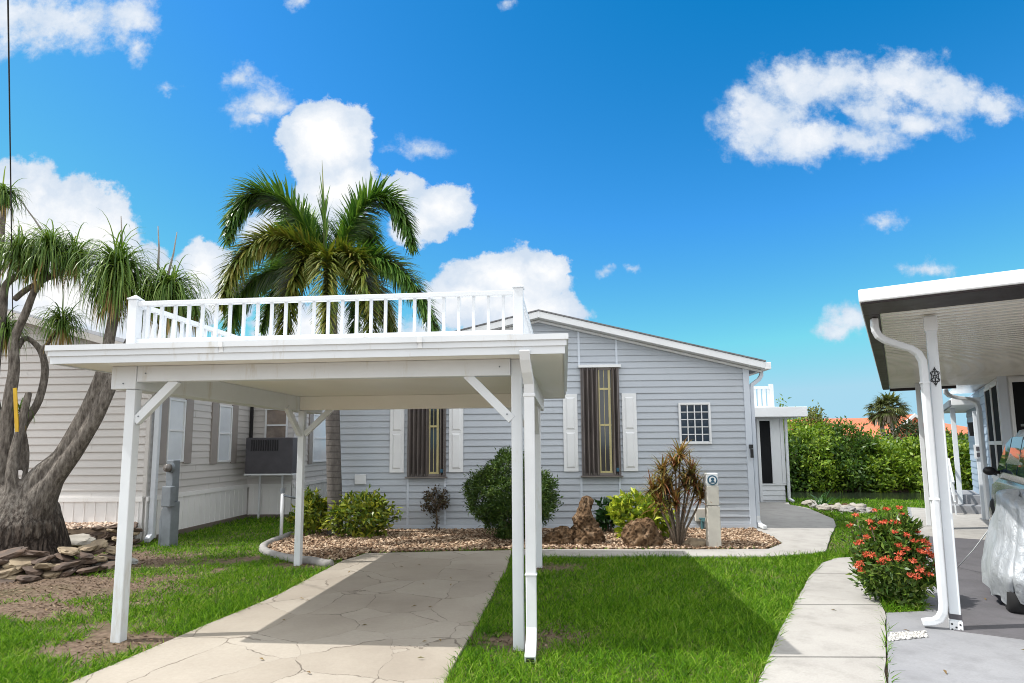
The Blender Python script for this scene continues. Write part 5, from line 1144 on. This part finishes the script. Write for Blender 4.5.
# pale rocks and a sprig where the lawn meets the bank
for i,(px,py,s_) in enumerate(((812,506,.17),(817,509,.14),(826,511,.16),(833,509,.12),(840,512,.19),(848,513,.15),(856,512,.20),(864,514,.14),(869,513,.12),(845,509,.14))):
    g = gr(px,py); o = MB().rock((0,0,s_*.35),(s_*1.25,s_,s_*.62),200+i,4,.5,1.6).build('rock', (m_pale,m_kerb,m_coral)[(0,1,0,2,0,1,0,1,0,2)[i]], smooth=True); o.location = (g.x,g.y,0); props(o,('small pale rock','small grey rock','small brown rock')[(0,1,0,2,0,1,0,1,0,2)[i]]+' in the low row beyond the path corner','rock','rocks in the row beyond the path corner')
g = gr(822,509); t = thing('small_plant','small upright green sprig among the pale rocks by the path','plant',(g.x,g.y,0)); npm = NP(); n = 40; strap(npm,rng.normal(size=(n,3))*.06,rdir(n)*np.array([.6,.6,.2])+np.array([0,0,.9]),rng.uniform(.3,.6,n),.04,rng.uniform(.3,1.3,n),4); npm.build('leaves', m_green, t)

# ------------------------------------------------------------------ across the canal
m_mang = foliage('mangrove_leaves',[(.04,.10,.012),(.11,.205,.018),(.21,.32,.028),(.35,.43,.06)],.38,.4,.4)
m_mang2 = foliage('darker_mangrove_leaves',[(.022,.06,.012),(.045,.11,.016),(.09,.165,.022),(.16,.24,.04)],.3,.4,.4)
m_mang3 = foliage('olive_mangrove_leaves',[(.06,.07,.025),(.10,.12,.03),(.14,.16,.045),(.20,.20,.07)],.25,.45,.3)
m_mtr = bark('mangrove_trunk',(.07,.055,.045),(.13,.11,.09),(4,4,1.5),.5)
protos = []
def mangrove(lx, ly, r, hgt, mat, lab):
    w = K.w(lx,ly,0); t = thing('mangrove', lab, 'mangrove', (w.x,w.y,-.42), 0, 'mangroves along the far bank of the canal')
    npm = NP(); n_ = int(125*r); crown(npm,(0,0,hgt*.56),(r,r*.95,hgt*.50),n_,22,.20,.095,.13,.55,.35); crown(npm,(rnd.uniform(-.4,.4)*r,-.5*r,hgt*.30),(r*.85,r*.6,hgt*.30),int(n_*.5),20,.19,.09,.15,.5,.3); npm.build('crown', mat, t)
    mb = MB()
    for i in range(7): a = rnd.uniform(0,6.28); s_ = rnd.uniform(.2,.7)*r; mb.tube([(math.cos(a)*s_*.8,math.sin(a)*s_*.8,-.5),(math.cos(a)*s_*.4,math.sin(a)*s_*.4,hgt*.25),(math.cos(a)*s_,math.sin(a)*s_,hgt*.75)],[.06,.045,.02],6)
    mb.build('trunk', m_mtr, t, smooth=True)
lab = {0:'bright green mangrove crowding the far bank of the canal',1:'darker green mangrove crowding the far bank of the canal',2:'olive grey mangrove among greener ones on the far bank'}
rm = random.Random(11)
for i in range(15):
    lx = .6+i*1.35+rm.uniform(-.3,.3); k = rm.choice((0,0,1,1)); mangrove(lx, 9.95+rm.uniform(-.3,.4), rm.uniform(.95,1.25), (rm.uniform(2.3,2.9) if lx < 5 else rm.uniform(1.9,2.3)), (m_mang,m_mang2,m_mang3)[k], lab[k])
for i in range(11):
    lx = 0.2+i*1.95+rm.uniform(-.4,.4); k = rm.choice((0,1,1,2)) if i != 2 else 2; mangrove(lx, 13.0+rm.uniform(-.5,.5), rm.uniform(1.3,1.6), (3.6 if lx < 4.4 else 2.2)+rm.uniform(-.25,.2), (m_mang,m_mang2,m_mang3)[k], lab[k])
# house with terracotta roof
t = thing('house','house with terracotta tile roof beyond the mangroves','house',(0,0,0))
def hip(mb, x0,x1,y0,y1,ze,zr,rl):
    mx,my = (x0+x1)/2,(y0+y1)/2; mb.add([(x0,y0,ze),(x1,y0,ze),(x1,y1,ze),(x0,y1,ze),(mx-rl,my,zr),(mx+rl,my,zr)],[(0,1,5,4),(1,2,5),(2,3,4,5),(3,0,4),(3,2,1,0)])
a = at(775,440,50); b = at(1010,440,50); pz = at(860,417.5,54).z
mb = MB(); mb.box((a.x+.8,50.8,.0),(b.x-.8,60,2.5)); mb.build('wall', m_cream, t)
mb = MB(); hip(mb,a.x,b.x,50,61,2.4,pz,5.5); mb.build('roof', m_tile, t)
p = at(914,414,47); e0 = at(880,443,47)
mb = MB(); hw = p.x-e0.x; mb.extr([(p.x-hw,e0.z),(p.x+hw,e0.z),(p.x,p.z)], lambda q_:(q_[0],47.0,q_[1]), lambda q_:(q_[0],54,q_[1])); mb.build('gable_roof', m_tile, t)
mb = MB()
for sx in (-1,1): mb.extr([(p.x,p.z-.22),(p.x+sx*hw*1.04,e0.z-.22),(p.x+sx*hw*1.04,e0.z+.03),(p.x,p.z+.03)], lambda q_:(q_[0],46.85,q_[1]), lambda q_:(q_[0],46.98,q_[1]))
mb.build('rake_board', m_trim, t); mb = MB(); mb.box((p.x-hw*.9,47.2,0),(p.x+hw*.9,53,e0.z)); mb.build('gable_wall', m_cream, t)
for i in range(4):
    x = a.x+3+i*4.2; w = MB().box((x,50.74,.9),(x+1.4,50.79,2.0)).build('window', m_glass, t)
# cabbage palms
m_fan = foliage('fan_palm_leaves',[(.04,.06,.02),(.075,.10,.028),(.13,.15,.045),(.22,.22,.08)],.25,.45)
def cabbage(px, py, base_py, Y, r, label, n=30):
    top = at(px,py,Y); t = thing('cabbage_palm', label, 'palm tree', (top.x,Y,0)); 
    mb = MB(); mb.tube([(rnd.uniform(-.1,.1),0,-.1),(.1,0,top.z*.5),(0,0,top.z-.1)],[.17,.14,.15],10,wob=.1); mb.build('trunk', m_limb, t, smooth=True)
    npm = NP()
    for i in range(n):
        d = rdir(1)[0]; d[2] = d[2]*.8+.25; d = d/np.linalg.norm(d); hubp = np.array([0,0,top.z])+d*r*.55; sd_ = np.cross(d,[0,0,1.]); sd_ /= max(1e-6,np.linalg.norm(sd_)); u_ = np.cross(sd_,d); m_ = 15; a_ = np.linspace(-1.7,1.7,m_)
        D = d[None]*np.cos(a_)[:,None]+sd_[None]*np.sin(a_)[:,None]+u_[None]*.1; strap(npm,np.tile(hubp,(m_,1)),D,r*.62*rng.uniform(.8,1.1,m_),.115,.8,3,None,.1)
        strap(npm,np.array([[0,0,top.z]]),d[None],r*.56,.04,.05,2)
    npm.build('crown', m_fan, t)
    npm = NP(); n2 = 70; strap(npm,np.tile(np.array([[0,0,top.z-.1]]),(n2,1)),rdir(n2)*np.array([1,1,.2])+np.array([0,0,-.5]),rng.uniform(.6,1.1,n2),.10,1.5,4,None,.3); npm.build('dead_fronds', foliage('dead_fan_leaves',[(.20,.15,.10),(.34,.28,.21),(.45,.40,.33)],.1,.7), t)
cabbage(890,409,450,39,1.15,'fuller cabbage palm standing before the terracotta roof',58)
cabbage(880,411,450,40.5,1.0,'smaller cabbage palm half hidden behind the fuller one',44)
# dark leafy tree right of the palms
w = at(905,440,33); t = thing('leafy_tree','dark reddish green tree before the white edged gable roof','tree',(w.x,33,0)); npm = NP(); crown(npm,(0,0,1.9),(1.1,1.0,.9),90,20,.2,.09,.14,.5); npm.build('crown', foliage('dark_tree_leaves',[(.015,.035,.01),(.03,.06,.015),(.10,.05,.02)],.2,.5), t); MB().tube([(0,0,-.1),(.05,0,1.0),(0,0,1.9)],[.1,.08,.04],8).build('trunk', m_mtr, t)
# overhead service cable
a = at(13,336,10.65); b = at(8.0,0,5.4); e = b+(b-a)*1.2
MBw = MB(); pts = [a.lerp(e,i/24) for i in range(25)]; MBw.tube(pts,.0075,6); props(MBw.build('service_cable', m_wire, smooth=True),'thin black service cable running up past the ponytail palm','cable')
